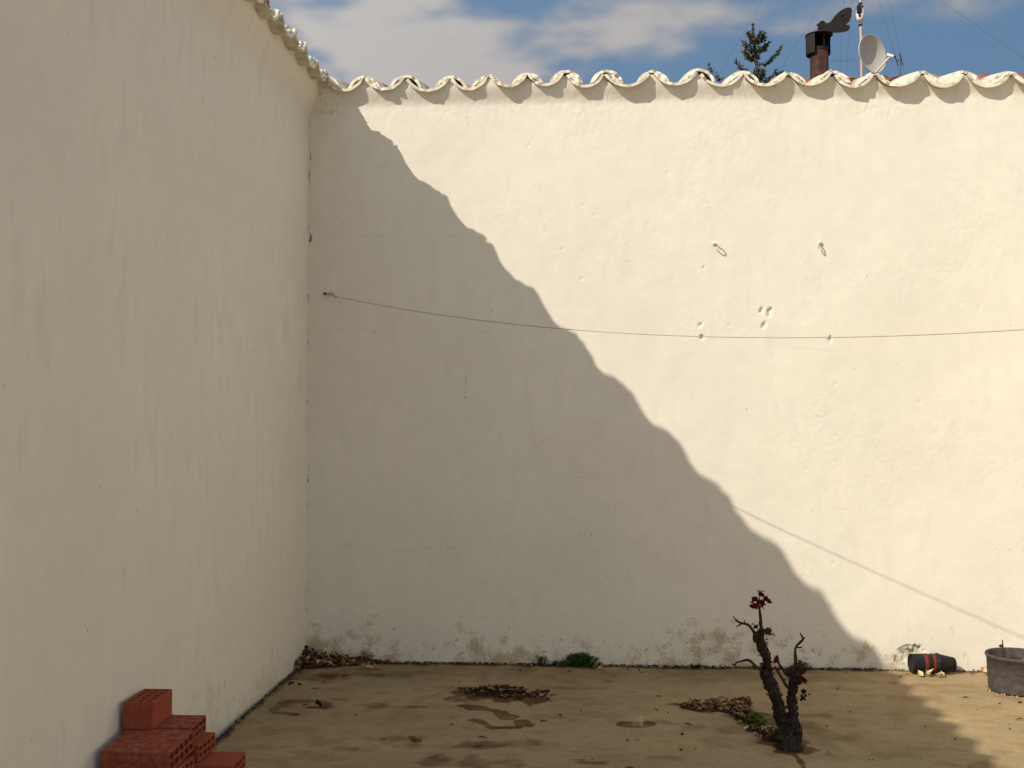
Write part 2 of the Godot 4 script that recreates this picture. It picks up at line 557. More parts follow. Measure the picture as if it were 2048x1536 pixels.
func arc_tile(xc: float, y0: float, a: float, sag: float, front: float, length: float, arch: bool, chip: float, bare: float, seed_value: int) -> ArrayMesh:
	# a curved clay tile: y0 is the lowest point of the upper face of a channel, or the top of the crown of a cover; limewashed at its front end
	var r := (a * a + sag * sag) / (2.0 * sag)
	var half := asin(clampf(a / r, -1.0, 1.0))
	var n := 12
	var lime := Color(0.76, 0.69, 0.54)
	var clay := Color(0.36, 0.13, 0.065)
	var nz := make_noise(seed_value, 9.0, 3)
	var st := begin()
	var deep := [0.0, 0.03, 0.08, 0.16, 0.26, length]
	var rows := []
	for j in deep.size():
		var row := []
		var grow: float = 1.0 - 0.10 * deep[j] / length if not arch else 1.0 + 0.06 * deep[j] / length
		for k in n + 1:
			var an := lerpf(-half, half, float(k) / n)
			var z: float = front - deep[j]
			if j == 0:
				z += nz.get_noise_1d(k * 0.13) * 0.012 - chip * maxf(0.0, nz.get_noise_1d(k * 0.09 + 40.0)) * 0.08
			var y_off: float = deep[j] * TILT
			var p := []
			for rr in ([r, r + THICK] if not arch else [r, r - THICK]):
				var q: float = rr * grow
				if arch: p.append(Vector3(xc + sin(an) * q, y0 - r + cos(an) * q + y_off, z))
				else: p.append(Vector3(xc + sin(an) * q, y0 + r - cos(an) * q + y_off, z))
			row.append(p)
		rows.append(row)
	for j in deep.size() - 1:
		for k in n:
			for s in 2:
				st.set_smooth_group(st_group_fixed(s))
				var cc := []
				for e in [[j, k], [j, k + 1], [j + 1, k + 1], [j + 1, k]]:
					var d: float = deep[e[0]]
					var p: Vector3 = rows[e[0]][e[1]][s]
					var t := smoothstep(0.20, 0.36, d + 0.12 * nz.get_noise_3dv(p * 3.0))
					if s == 1: t *= 0.25
					var spot := bare * smoothstep(0.05, 0.3, nz.get_noise_3dv(p * 2.0 + Vector3(5, 0, 0)))
					cc.append([p, lime.lerp(clay, clampf(t + spot, 0.0, 1.0)) * (0.93 + 0.12 * nz.get_noise_3dv(p * 6.0)) * (1.0 - 0.32 * smoothstep(0.15, 0.4, nz.get_noise_3dv(p * 4.0 + Vector3(0, 9, 0))))])
				var order := [0, 1, 2, 0, 2, 3] if s == 0 else [0, 2, 1, 0, 3, 2]
				for q in order:
					st.set_color(cc[q][1]); st.add_vertex(cc[q][0])
	st.set_smooth_group(-1)
	for e in [0, deep.size() - 1]:
		for k in n:
			var t := bare * clampf(nz.get_noise_1d(k * 0.21 + 9.0) * 3.0, 0.0, 1.0)
			st.set_color(lime.lerp(clay, t) * (1.0 - 0.28 * smoothstep(0.12, 0.35, nz.get_noise_1d(k * 0.17 + 60.0))) if e == 0 else clay)
			quad(st, rows[e][k][0], rows[e][k][1], rows[e][k + 1][1], rows[e][k + 1][0])
	st.set_color(lime)
	for k in [0, n]:
		for j in deep.size() - 1:
			quad(st, rows[j][k][0], rows[j + 1][k][0], rows[j + 1][k][1], rows[j][k][1])
	return finish(st)

func st_group_fixed(s: int) -> int:
	return 1000 + s

func mortar_plug(xc: float, yc: float, x0: float, x1: float, floor_at: Callable, ac: float, front: float, seed_value: int) -> ArrayMesh:
	# lime mortar packed between a channel tile and the cover above it, from x0 to x1
	var st := begin()
	var nz := make_noise(seed_value, 11.0, 3)
	var rc := (ac * ac + RISE * RISE) / (2.0 * RISE)
	var n := 7
	var top := []
	var bot := []
	for k in n + 1:
		var x := lerpf(x0, x1, float(k) / n)
		var d := x - xc
		var yt := yc - rc + sqrt(maxf((rc - THICK) * (rc - THICK) - d * d, 0.0)) + 0.004
		var yb: float = floor_at.call(x) - 0.003
		if yt < yb + 0.006: yt = yb + 0.006
		var z := front + nz.get_noise_1d(x * 9.0) * 0.02
		top.append(Vector3(x, yt + nz.get_noise_1d(x * 20.0 + 7.0) * 0.006, z + nz.get_noise_1d(x * 15.0 + 30.0) * 0.012 - 0.008))
		bot.append(Vector3(x, yb, z + 0.008))
	var back := Vector3(0, 0.02, -0.10)
	st.set_smooth_group(3)
	for k in n:
		var m0: Vector3 = (top[k] + bot[k]) / 2.0 + Vector3(0, 0, 0.012 + nz.get_noise_1d(k * 0.3) * 0.012)
		var m1: Vector3 = (top[k + 1] + bot[k + 1]) / 2.0 + Vector3(0, 0, 0.012 + nz.get_noise_1d((k + 1) * 0.3) * 0.012)
		quad(st, bot[k], bot[k + 1], m1, m0)
		quad(st, m0, m1, top[k + 1], top[k])
		quad(st, top[k], top[k + 1], top[k + 1] + back, top[k] + back)
	for k in [0, n]:
		quad(st, bot[k], top[k], top[k] + back, bot[k] + back)
	return finish(st)

func plaster_wall(called: String, label: String, at: Vector3, turn: float, x0: float, x1: float, cell: float, crests: Array, valleys: Array, chan_front: float, cover_front: float, material: Material, seed_value: int, pits: Array, uv_size: Vector2, relief: float, top_out: float, picks: Array, uv_from: float) -> Node3D:
	var root := thing(called, label, "wall", at, turn, "")
	var y_break := 3.30
	var nx := int((x1 - x0) / cell)
	var ny0 := int(y_break / cell)
	var nyt := 22
	var ny := ny0 + nyt
	# which channel stands over each column
	var low := field(seed_value, 0.006 * cell / 0.009, nx + 1, ny + 1, 3)
	var mid := field(seed_value + 1, 0.035 * cell / 0.009, nx + 1, ny + 1, 4)
	var fine := field(seed_value + 2, 0.22, nx + 1, ny + 1, 2)
	var patch := field(seed_value + 3, 0.010 * cell / 0.009, nx + 1, ny + 1, 3)
	var vs := PackedVector3Array(); var ns := PackedVector3Array(); var uv := PackedVector2Array(); var ix := PackedInt32Array()
	vs.resize((nx + 1) * (ny + 1)); ns.resize(vs.size()); uv.resize(vs.size())
	var tops := PackedFloat32Array(); tops.resize(nx + 1)
	for i in nx + 1:
		var x := x0 + (x1 - x0) * i / nx
		var t := 3.52
		for c in valleys.size():
			var l: float = crests[c][0]
			var r: float = crests[c + 1][0]
			if x >= l and x <= r:
				t = minf(channel_y(x, valleys[c][0], valleys[c][1], (r - l) / 2.0 - GAP, true), minf(crests[c][1], crests[c + 1][1]) - 0.040)
				t += TILT * chan_front * 0.9
		tops[i] = t
	for j in ny + 1:
		for i in nx + 1:
			var n := j * (nx + 1) + i
			var x := x0 + (x1 - x0) * i / nx
			var y := -0.05 + (y_break + 0.05) * j / ny0 if j <= ny0 else lerpf(y_break, tops[i], float(j - ny0) / nyt)
			var p := smoothstep(0.45, 0.75, patch[n] / 255.0)
			var up := clampf((y - 3.25) / 0.2, 0.0, 1.0)
			var m := mid[n] / 255.0
			var fn := fine[n] / 255.0
			var z := (low[n] / 255.0 - 0.5) * 0.012 + (m - 0.5) * 0.0022 * relief
			z += (fn - 0.5) * 0.0017 * relief * (0.25 + p + 1.6 * up)
			# little blow holes in the render coat
			if fn > 0.80: z -= (fn - 0.80) * 0.020 * relief * (0.2 + p + up)
			if fn < 0.22: z += (0.22 - fn) * 0.010 * relief * (p + up)
			z += top_out * smoothstep(3.44 if top_out < 0.05 else 3.36, 3.57, y)
			vs[n] = Vector3(x, y, z)
			uv[n] = Vector2((x - uv_from) / uv_size.x, 1.0 - y / uv_size.y)
	for q in pits:
		var ci := int((q[0] - x0) / (x1 - x0) * nx)
		var cj := int((q[1] + 0.05) / (y_break + 0.05) * ny0)
		var span := int(maxf(q[2], q[3]) * 1.5 / cell) + 2
		for j in range(maxi(cj - span, 0), mini(cj + span, ny0)):
			for i in range(maxi(ci - span, 0), mini(ci + span, nx)):
				var n := j * (nx + 1) + i
				var d := Vector2((vs[n].x - q[0]), (vs[n].y - q[1]))
				if q.size() > 5: d = d.rotated(q[5])
				var e := Vector2(d.x / q[2], d.y / q[3]).length() + (fine[n] / 255.0 - 0.5) * 0.9
				vs[n].z -= q[4] * (1.0 - smoothstep(0.6, 1.1, e))
	grid_finish(vs, ns, ix, nx, ny, true)
	var body := put("plaster_face", grid_mesh(vs, ns, uv, ix), material, root)
	body.set_meta("label", "limewashed plaster face")
	var st := begin()
	box(st, Vector3(x0, -0.14, -0.32), Vector3(x1, 3.40, -0.03))
	put("core", finish(st), M.mortar, root)
	# bed of mortar under the tiles
	st = begin()
	box(st, Vector3(x0, 3.401, -0.30), Vector3(x1, 3.50, -0.034))
	put("mortar_bed", finish(st), M.mortar, root)
	for c in valleys.size():
		var l: float = crests[c][0]
		var r: float = crests[c + 1][0]
		var a := (r - l) / 2.0 - GAP
		var o := put("channel_tile", arc_tile((l + r) / 2.0 * 0.5 + valleys[c][0] * 0.5, valleys[c][1], a, SAG, chan_front + rng.randf_range(-0.012, 0.012), 0.42, false, 0.15, 0.15, seed_value * 50 + c), M.tile, root)
		o.rotation.x = 0.0
	for c in crests.size():
		var x: float = crests[c][0]
		var yc: float = crests[c][1]
		var flags: int = picks[c % picks.size()]
		var ac := 0.102
		var cf := cover_front + rng.randf_range(-0.012, 0.012)
		if flags & 4 == 0:
			put("cover_tile", arc_tile(x + rng.randf_range(-0.006, 0.006), yc, ac, RISE, cf, 0.42, true, 0.3, 0.25, seed_value * 90 + c), M.tile, root)
		for s in [-1, 1]:
			if (s < 0 and flags & 1) or (s > 0 and flags & 2): continue
			var v: int = c - 1 if s < 0 else c
			if v < 0 or v >= valleys.size(): continue
			var l: float = crests[v][0]
			var r: float = crests[v + 1][0]
			var a := (r - l) / 2.0 - GAP
			var floor_at := func(xx: float) -> float: return channel_y(xx, (l + r) * 0.25 + valleys[v][0] * 0.5, valleys[v][1], a, false) + TILT * 0.05
			var e0: float = x + s * rng.randf_range(0.016, 0.026)
			var e1: float = x + s * rng.randf_range(0.085, 0.102)
			put("mortar", mortar_plug(x, yc, minf(e0, e1), maxf(e0, e1), floor_at, ac, cf + 0.004, seed_value * 70 + c * 2 + (1 if s > 0 else 0)), M.mortar, root)
	return root

func wall_picture(w: int, h: int, per_m: float, seed_value: int, dirty: PackedFloat32Array, base: Vector3, streaky: float, moss: float) -> ImageTexture:
	var coarse := field(seed_value, 0.004, w, h, 4)
	var mid := field(seed_value + 1, 0.03, w, h, 4)
	var grain := field(seed_value + 2, 0.25, w, h, 2)
	var sh := h / 4 + 1
	var smear := field(seed_value + 3, 0.035, w, sh, 4)
	var bytes := PackedByteArray(); bytes.resize(w * h * 3)
	for y in h:
		var up := (h - y) / per_m
		var low := clampf(1.0 - up / 0.30, 0.0, 1.0)
		for x in w:
			var i := y * w + x
			var m := mid[i] / 255.0
			var g := grain[i] / 255.0
			var v := 0.965 + 0.07 * (coarse[i] / 255.0 - 0.5) + 0.05 * (m - 0.5) + 0.03 * (g - 0.5)
			var r := base.x * v
			var gg := base.y * v
			var b := base.z * v
			# grey smears drawn downwards by the brush and the rain
			var s := smear[(y / 4) * w + x] / 255.0
			var k := streaky * smoothstep(0.58, 0.80, s * 0.6 + coarse[i] / 255.0 * 0.4)
			r *= 1.0 - 0.15 * k; gg *= 1.0 - 0.15 * k; b *= 1.0 - 0.13 * k
			# mildew and flaking at the foot, in grains
			if low > 0.0 and moss > 0.0:
				var q := m * 0.55 + coarse[i] / 255.0 * 0.45 + (g - 0.5) * 0.35 + (low - 1.0) * 0.30
				var e := moss * smoothstep(0.36, 0.66, q)
				r *= 1.0 - 0.42 * e; gg *= 1.0 - 0.49 * e; b *= 1.0 - 0.64 * e
			var d := dirty[i]
			r *= 1.0 - 0.85 * d; gg *= 1.0 - 0.88 * d; b *= 1.0 - 0.9 * d
			bytes[i * 3] = to_byte(r); bytes[i * 3 + 1] = to_byte(gg); bytes[i * 3 + 2] = to_byte(b)
	return picture(bytes, w, h)

func build_walls() -> void:
	var base := Vector3(0.80, 0.74, 0.615)
	# back wall picture: x 0..6.6, y 0..3.66
	var per_m := 250.0
	var w := int(7.5 * per_m)
	var h := int(3.66 * per_m)
	var wob := field(201, 0.06, w, h, 3)
	var d := PackedFloat32Array(); d.resize(w * h)
	var F := func(a: Array) -> Array:
		var o := []
		for p in a: o.append(Vector2(p[0], 3.66 - p[1]))
		return o
	for c in [[[0.076, 2.640], [0.15, 2.635], [0.234, 2.620], [0.38, 2.64], [0.518, 2.642], [0.706, 2.624], [0.9, 2.63], [1.080, 2.620]], [[0.079, 2.051], [0.331, 2.056], [0.45, 2.03], [0.551, 2.033], [0.7, 2.05], [0.895, 2.041], [1.143, 2.033]], [[0.024, 0.685], [0.2, 0.71], [0.337, 0.718], [0.587, 0.674], [0.75, 0.70], [0.897, 0.707], [1.205, 0.709]], [[1.512, 1.154], [1.66, 1.14], [1.817, 1.14], [2.0, 1.16], [2.121, 1.156]], [[2.9, 1.93], [3.1, 1.92], [3.25, 1.905]], [[3.2, 0.96], [3.3, 0.955], [3.38, 0.95]], [[2.6, 0.21], [2.8, 0.2], [2.95, 0.235], [3.2, 0.22]]]:
		stroke(d, w, h, per_m, F.call(c), 0.0035, 0.14, wob, 0.9)
	for c in [[[3.582, 0.121], [3.61, 0.14], [3.635, 0.148], [3.66, 0.15], [3.687, 0.150], [3.71, 0.136]], [[3.60, 0.12], [3.60, 0.105], [3.62, 0.103]], [[3.57, 0.09], [3.565, 0.06]]]:
		stroke(d, w, h, per_m, F.call(c), 0.006, 0.75, wob, 0.4)
	stroke(d, w, h, per_m, F.call([[0.994, 1.75], [0.993, 1.69]]), 0.0035, 0.45, wob, 0.6)
	stroke(d, w, h, per_m, F.call([[0.993, 1.69], [0.992, 1.635]]), 0.0035, 0.2, wob, 0.6)
	stroke(d, w, h, per_m, [Vector2(0.992, 3.66 - 1.63)], 0.006, 0.7, wob, 0.4)
	# the open joint in the corner, in dashes
	var y := 0.05
	while y < 3.5:
		var len := rng.randf_range(0.01, 0.09)
		if rng.randf() < 0.7:
			var jx := 0.008 + rng.randf_range(-0.003, 0.006)
			stroke(d, w, h, per_m, F.call([[jx, y], [jx + rng.randf_range(-0.006, 0.006), y + len * 0.5], [jx + rng.randf_range(-0.004, 0.004), y + len]]), rng.randf_range(0.0025, 0.0042), pow(rng.randf(), 2.0) * 0.7 + 0.12, wob, 0.8)
		y += len + rng.randf_range(0.01, 0.14)
	stroke(d, w, h, per_m, F.call([[0.012, 2.66], [0.02, 2.64], [0.014, 2.61]]), 0.007, 0.9, wob, 0.3)
	# pin marks
	for k in 190:
		var p := Vector2(rng.randf() * 5.0, rng.randf_range(0.15, 3.5))
		stroke(d, w, h, per_m, [p, p + Vector2(0, rng.randf() * 0.006)], rng.randf_range(0.0022, 0.0045), rng.randf_range(0.12, 0.5), wob, 0.6)
	for k in 90:
		var p := Vector2(rng.randf() * 3.3, 3.66 - absf(rng.randfn(0.0, 0.12)) - 0.02)
		stroke(d, w, h, per_m, [p, p + Vector2(rng.randf_range(-0.02, 0.02), rng.randf() * 0.01)], rng.randf_range(0.002, 0.0055), rng.randf_range(0.2, 0.75), wob, 0.6)
	# soot and lichen under the first tiles
	for k in 90:
		var p := Vector2(absf(rng.randfn(0.0, 0.12)), 3.66 - rng.randf_range(3.40, 3.60))
		stroke(d, w, h, per_m, [p, p + Vector2(rng.randfn() * 0.012, rng.randfn() * 0.006)], rng.randf_range(0.002, 0.0055), rng.randf_range(0.08, 0.4), wob, 0.8)
	var bm := paint(1, 1, 1, 0.95, 0.15)
	bm.albedo_texture = wall_picture(w, h, per_m, 210, d, base, 0.25, 0.9)
	bm.texture_repeat = false
	var pits := [[2.797, 2.158, 0.011, 0.017, 0.012, 0.5], [2.790, 2.145, 0.010, 0.009, 0.010], [2.850, 2.160, 0.012, 0.013, 0.013, 0.4], [2.842, 2.138, 0.008, 0.022, 0.012, -0.3], [2.818, 2.070, 0.012, 0.018, 0.013, 0.7], [2.806, 2.056, 0.012, 0.012, 0.012], [2.436, 1.995, 0.012, 0.012, 0.020], [3.206, 1.976, 0.009, 0.016, 0.018], [2.43, 2.07, 0.009, 0.009, 0.012], [2.455, 2.42, 0.007, 0.007, 0.012], [3.70, 0.10, 0.05, 0.05, 0.012], [3.64, 0.09, 0.05, 0.04, 0.010], [3.026, 0.096, 0.016, 0.010, 0.012], [3.085, 0.097, 0.012, 0.010, 0.014], [1.71, 2.36, 0.01, 0.01, 0.006]]
	for k in 60:
		pits.append([rng.randf_range(1.2, 4.6), rng.randf_range(0.3, 3.4), rng.randf_range(0.004, 0.008), rng.randf_range(0.004, 0.007), rng.randf_range(0.002, 0.005)])
	var crests := [[-0.155, 3.64], [0.105, 3.64], [0.358, 3.635], [0.615, 3.636], [0.897, 3.621], [1.136, 3.619], [1.383, 3.629], [1.618, 3.64], [1.86, 3.635], [2.149, 3.629], [2.425, 3.635], [2.697, 3.617], [2.973, 3.593], [3.238, 3.6], [3.482, 3.588], [3.759, 3.595], [4.003, 3.59], [4.269, 3.578]]
	var valleys := [[-0.03, 3.53], [0.242, 3.528], [0.498, 3.532], [0.762, 3.52], [1.015, 3.525], [1.261, 3.535], [1.478, 3.54], [1.728, 3.526], [1.973, 3.521], [2.277, 3.527], [2.562, 3.518], [2.809, 3.507], [3.079, 3.511], [3.341, 3.493], [3.599, 3.491], [3.874, 3.48], [4.152, 3.48]]
	for v in valleys: v[1] += 0.017
	for v in crests: v[1] += 0.006
	while crests[-1][0] < 7.6:
		valleys.append([crests[-1][0] + 0.132, 3.495 + rng.randf_range(-0.006, 0.006)])
		crests.append([crests[-1][0] + 0.264, 3.58 + rng.randf_range(-0.008, 0.008)])
	# 1: no mortar on the left, 2: none on the right, 4: cover broken away
	plaster_wall("garden_wall", "sunlit white plaster wall across the yard, half crossed by a stepped shadow", Vector3.ZERO, 0.0, -0.06, 7.45, 0.009, crests, valleys, 0.062, 0.028, bm, 301, pits, Vector2(7.5, 3.66), 1.0, 0.036, [0, 1, 1, 3, 2, 0, 0, 0, 0, 0, 2, 2, 0, 0, 4, 0, 0, 0, 0, 2], 0.0)

	# left wall picture: 4.2 m of it, repeated out of sight behind the camera
	var w2 := int(4.2 * per_m)
	var wob2 := field(221, 0.06, w2, h, 3)
	var d2 := PackedFloat32Array(); d2.resize(w2 * h)
	for k in 90:
		var p := Vector2(rng.randf() * 4.2, rng.randf_range(0.1, 3.6))
		stroke(d2, w2, h, per_m, [p, p + Vector2(0, rng.randf() * 0.008)], rng.randf_range(0.0025, 0.005), rng.randf_range(0.15, 0.6), wob2, 0.5)
	for k in 40:
		var p := Vector2(rng.randf() * 4.2, 3.66 - rng.randf_range(0.02, 0.25))
		stroke(d2, w2, h, per_m, [p, p + Vector2(rng.randf_range(-0.01, 0.01), 0.02)], rng.randf_range(0.004, 0.009), rng.randf_range(0.1, 0.4), wob2, 0.7)
	var lm := paint(1, 1, 1, 0.95, 0.15)
	lm.albedo_texture = wall_picture(w2, h, per_m, 230, d2, base, 0.42, 0.35)
	# local x runs towards the back wall: x = -z
	var lc := []
	var lv := []
	var x := -9.05
	var zc := []
	var z := 0.10
	while z < 9.0:
		zc.append(z)
		z += 0.25 + rng.randf_range(-0.014, 0.014)
	zc.reverse()
	for k in zc.size():
		lc.append([-zc[k], 3.650 + rng.randf_range(-0.008, 0.008)])
		if k > 0: lv.append([(-zc[k] - zc[k - 1]) / 2.0, 3.570 + rng.randf_range(-0.008, 0.008)])
	lv.append([0.025, 3.56]); lc.append([0.15, 3.65])
	plaster_wall("garden_wall", "shaded white plaster wall with grey smears running beside the hollow bricks", Vector3.ZERO, PI / 2 - 0.022, x, 0.03, 0.016, lc, lv, 0.162, 0.125, lm, 311, [[-1.376, 2.183, 0.012, 0.016, 0.006]], Vector2(4.2, 3.66), 0.55, 0.075, [0, 2, 0, 1, 3, 0, 0, 2, 0], x)

	# added unseen wall: bounces warm light into the shade; washing line ends on it
	var rc := []
	var rv := []
	var q := 0.0
	while q < 10.1:
		rc.append([q, 3.58])
		if rc.size() > 1: rv.append([q - 0.132, 3.478])
		q += 0.264
	plaster_wall("garden_wall", "added unseen white plaster wall that bounces sunlight, with the far end of the string tied to it", Vector3(7.4, 0, 0), -PI / 2, -0.02, 10.0, 0.03, rc, rv, 0.06, 0.022, lm, 321, [], Vector2(4.2, 3.66), 0.6, 0.0, [0, 1, 0, 2], 0.0)

# ------------------------------------------------------------------ the neighbour's house, chimney, mast and dish
func build_neighbour() -> void:
	var house := thing("house", "neighbour's house with orange clay tile roof behind the garden wall", "house", Vector3(4.72, -0.14, -9.1))
	var roof_len := 6.0
	var ridge := 6.47
	var pitch := deg_to_rad(30)
	var st := begin()
	box(st, Vector3(0.1, 0, -2.4), Vector3(roof_len - 0.1, 5.1, 2.4))
	for s in [0.1, roof_len - 0.1]:
		tri(st, Vector3(s, 5.1, -2.4), Vector3(s, 5.1, 2.4), Vector3(s, ridge - 0.02, 0))
	put("wall", finish(st), M.mortar, house)
	st = begin()
	for s in [-1, 1]:
		box(st, Vector3(0, -0.06, 0), Vector3(roof_len, -0.01, 3.0), Transform3D(Basis(Vector3.RIGHT, 0.0), Vector3.ZERO) if false else Transform3D(Basis(Vector3.UP, 0.0 if s > 0 else PI) * Basis(Vector3.RIGHT, pitch), Vector3(0 if s > 0 else roof_len, ridge, 0)))
	var deck := put("roof", finish(st), M.soil, house)
	# roof tiles: half pipes laid in rows; the covers on the slope that faces the yard
	var make := func(r0: float, r1: float, length: float, arch: bool) -> ArrayMesh:
		var t := begin()
		var n := 6
		t.set_smooth_group(1)
		for k in n:
			for s in 2:
				var g := []
				for e in [[k, 0], [k + 1, 0], [k + 1, 1], [k, 1]]:
					var an := lerpf(-1.35, 1.35, float(e[0]) / n)
					var r: float = (r0 if e[1] == 0 else r1) - 0.014 * s
					g.append(Vector3(sin(an) * r, (cos(an) * r) * (1.0 if arch else -1.0), e[1] * length))
				t.set_smooth_group(1 + s)
				quad(t, g[0], g[1], g[2], g[3])
		t.set_smooth_group(-1)
		for e in 2:
			for k in n:
				var g := []
				for kk in [k, k + 1]:
					for s in 2:
						var an := lerpf(-1.35, 1.35, float(kk) / n)
						var r: float = (r0 if e == 0 else r1) - 0.014 * s
						g.append(Vector3(sin(an) * r, (cos(an) * r) * (1.0 if arch else -1.0), e * length))
				quad(t, g[0], g[1], g[3], g[2])
		return finish(t)
	var cover: ArrayMesh = make.call(0.075, 0.095, 0.42, true)
	var gutter: ArrayMesh = make.call(0.10, 0.085, 0.42, false)
	var clay := []
	for c in [Color(0.30, 0.105, 0.05), Color(0.36, 0.15, 0.07), Color(0.25, 0.09, 0.055), Color(0.33, 0.16, 0.085)]:
		clay.append(noisy([[0.2, c * 0.6], [0.6, c], [0.9, c * 1.2]], 0.02, 2.0, 81 + clay.size(), 0.9))
	for i in 25:
		for j in 8:
			var xf := Transform3D(Basis(Vector3.RIGHT, pitch), Vector3(0, ridge, 0))
			var a := put("cover_tile", cover, clay[rng.randi() % 4], deck)
			a.transform = xf * Transform3D(Basis(Vector3.UP, rng.randf_range(-0.02, 0.02)) * Basis(Vector3.RIGHT, -0.03), Vector3(0.13 + i * 0.236, 0.045, 0.04 + j * 0.36))
			var b := put("channel_tile", gutter, clay[rng.randi() % 4], deck)
			b.transform = xf * Transform3D(Basis(Vector3.RIGHT, -0.03), Vector3(0.012 + i * 0.236, 0.10, 0.04 + j * 0.36))
	var rt: ArrayMesh = make.call(0.11, 0.125, 0.44, true)
	for i in 15:
		var a := put("ridge_tile", rt, clay[rng.randi() % 4], deck)
		a.transform = Transform3D(Basis(Vector3.UP, PI / 2), Vector3(-0.02 + i * 0.4, ridge - 0.035 + rng.randf_range(-0.006, 0.006), 0))

	# stove pipe with cowl and tin bird
	var ch := thing("chimney_pipe", "rusty stove pipe with round cap and a flat tin bird on top", "chimney", Vector3(4.985, 5.5, -8.372))
	st = begin()
	lathe(st, [[0.125, -0.6], [0.125, 1.09], [0.118, 1.09], [0.118, 0.3]], 28)
	put("pipe", finish(st), M.rust, ch)
	st = begin()
	lathe(st, [[0.131, 1.06], [0.131, 1.10]], 28)
	put("collar", finish(st), M.iron, ch)
	st = begin()
	# wind shield: a half shell open to the right
	lathe(st, [[0.160, 1.01], [0.166, 1.03], [0.166, 1.285]], 26, Transform3D(Basis(), Vector3(-0.012, 0, 0)), 2.05, TAU + 0.05)
	lathe(st, [[0.160, 1.285], [0.158, 1.03]], 26, Transform3D(Basis(), Vector3(-0.012, 0, 0)), 2.05, TAU + 0.05)
	put("wind_shield", finish(st), M.iron, ch)
	st = begin()
	for a in [-1.2, 0.0, 1.2]:
		box(st, Vector3(cos(a) * 0.12 - 0.006, 1.06, sin(a) * 0.12 - 0.006), Vector3(cos(a) * 0.12 + 0.006, 1.30, sin(a) * 0.12 + 0.006))
	put("bracket", finish(st), M.iron, ch)
	st = begin()
	lathe(st, [[0.0, 1.335], [0.10, 1.325], [0.185, 1.292], [0.187, 1.280], [0.17, 1.283], [0.0, 1.312]], 32)
	put("cap", finish(st), M.iron, ch)
	st = begin()
	lathe(st, [[0.02, 1.30], [0.018, 1.40]], 10)
	put("pivot", finish(st), M.iron, ch)
	var outline := PackedVector2Array()
	for p in [[4.946, 6.934], [4.987, 6.961], [5.000, 6.980], [5.018, 6.990], [5.040, 6.992], [5.058, 6.986], [5.075, 6.968], [5.092, 6.955], [5.137, 6.968], [5.170, 7.010], [5.205, 7.056], [5.245, 7.098], [5.288, 7.130], [5.335, 7.155], [5.376, 7.168], [5.405, 7.167], [5.425, 7.158], [5.434, 7.140], [5.436, 7.110], [5.428, 7.07], [5.430, 7.045], [5.422, 7.022], [5.405, 7.00], [5.408, 6.985], [5.390, 6.962], [5.353, 6.928], [5.394, 6.922], [5.408, 6.905], [5.400, 6.868], [5.380, 6.840], [5.33, 6.828], [5.271, 6.820], [5.169, 6.820], [5.102, 6.82], [5.01, 6.815], [4.985, 6.85], [4.996, 6.880], [4.980, 6.905]]:
		outline.append(Vector2(p[0] - 4.985, p[1] - 5.5))
	var eye := PackedVector2Array()
	var hole := PackedVector2Array()
	for k in 10:
		eye.append(Vector2(0.048, 1.462) + Vector2.from_angle(TAU * k / 10) * 0.0095)
		hole.append(Vector2(0.325, 1.552) + Vector2.from_angle(TAU * k / 10) * Vector2(0.012, 0.016))
	# cut the sheet in two along a line through both holes so that each half is a simple polygon
	st = begin()
	for half in 2:
		var cut := PackedVector2Array([Vector2(-1, 1.4419), Vector2(1, 1.6668), Vector2(1, 3), Vector2(-1, 3)]) if half == 0 else PackedVector2Array([Vector2(-1, 1.0), Vector2(1, 1.0), Vector2(1, 1.6668), Vector2(-1, 1.4419)])
		for piece in Geometry2D.intersect_polygons(outline, cut):
			var rest := [piece]
			for hl in [eye, hole]:
				var next := []
				for r in rest: next.append_array(Geometry2D.clip_polygons(r, hl))
				rest = next
			for r in rest:
				var t := Geometry2D.triangulate_polygon(r)
				for k in t.size() / 3:
					for s in [0.003, -0.003]:
						tri(st, Vector3(r[t[k * 3]].x, r[t[k * 3]].y, s), Vector3(r[t[k * 3 + 1]].x, r[t[k * 3 + 1]].y, s), Vector3(r[t[k * 3 + 2]].x, r[t[k * 3 + 2]].y, s))
	for ring in [outline, eye, hole]:
		for k in ring.size():
			var a: Vector2 = ring[k]
			var b: Vector2 = ring[(k + 1) % ring.size()]
			quad(st, Vector3(a.x, a.y, 0.003), Vector3(b.x, b.y, 0.003), Vector3(b.x, b.y, -0.003), Vector3(a.x, a.y, -0.003))
	var bird := put("weather_vane", finish(st), M.iron, ch)
	bird.set_meta("label", "flat tin bird with raised tail")

	# mast
	var mast := thing("antenna_mast", "pale antenna mast beside the chimney carrying a white amplifier box", "mast", Vector3(5.58, 5.4, -8.45))
	st = begin()
	tube(st, [Vector3(0.005, -0.5, 0), Vector3(0, 0.9, 0), Vector3(-0.015, 2.6, 0)], [0.021, 0.019, 0.016], 12)
	put("pole", finish(st), M.mast, mast)
	st = begin()
	tube(st, [Vector3(-0.012, 1.535, 0), Vector3(-0.012, 1.56, 0)], [0.026, 0.026], 12)
	tube(st, [Vector3(-0.012, 1.83, 0), Vector3(-0.012, 1.86, 0)], [0.03, 0.022], 12)
	put("clamp", finish(st), M.dark, mast)
	st = begin()
	lathe(st, [[0.0, 1.585], [0.03, 1.59], [0.056, 1.625], [0.062, 1.68], [0.055, 1.75], [0.04, 1.80], [0.0, 1.812]], 20, Transform3D(Basis(), Vector3(-0.012, 0, 0.01)))
	put("amplifier_box", finish(st), M.white, mast)
	st = begin()
	box(st, Vector3(-0.072, 1.69, 0.035), Vector3(-0.012, 1.80, 0.085), Transform3D(), 0.008)
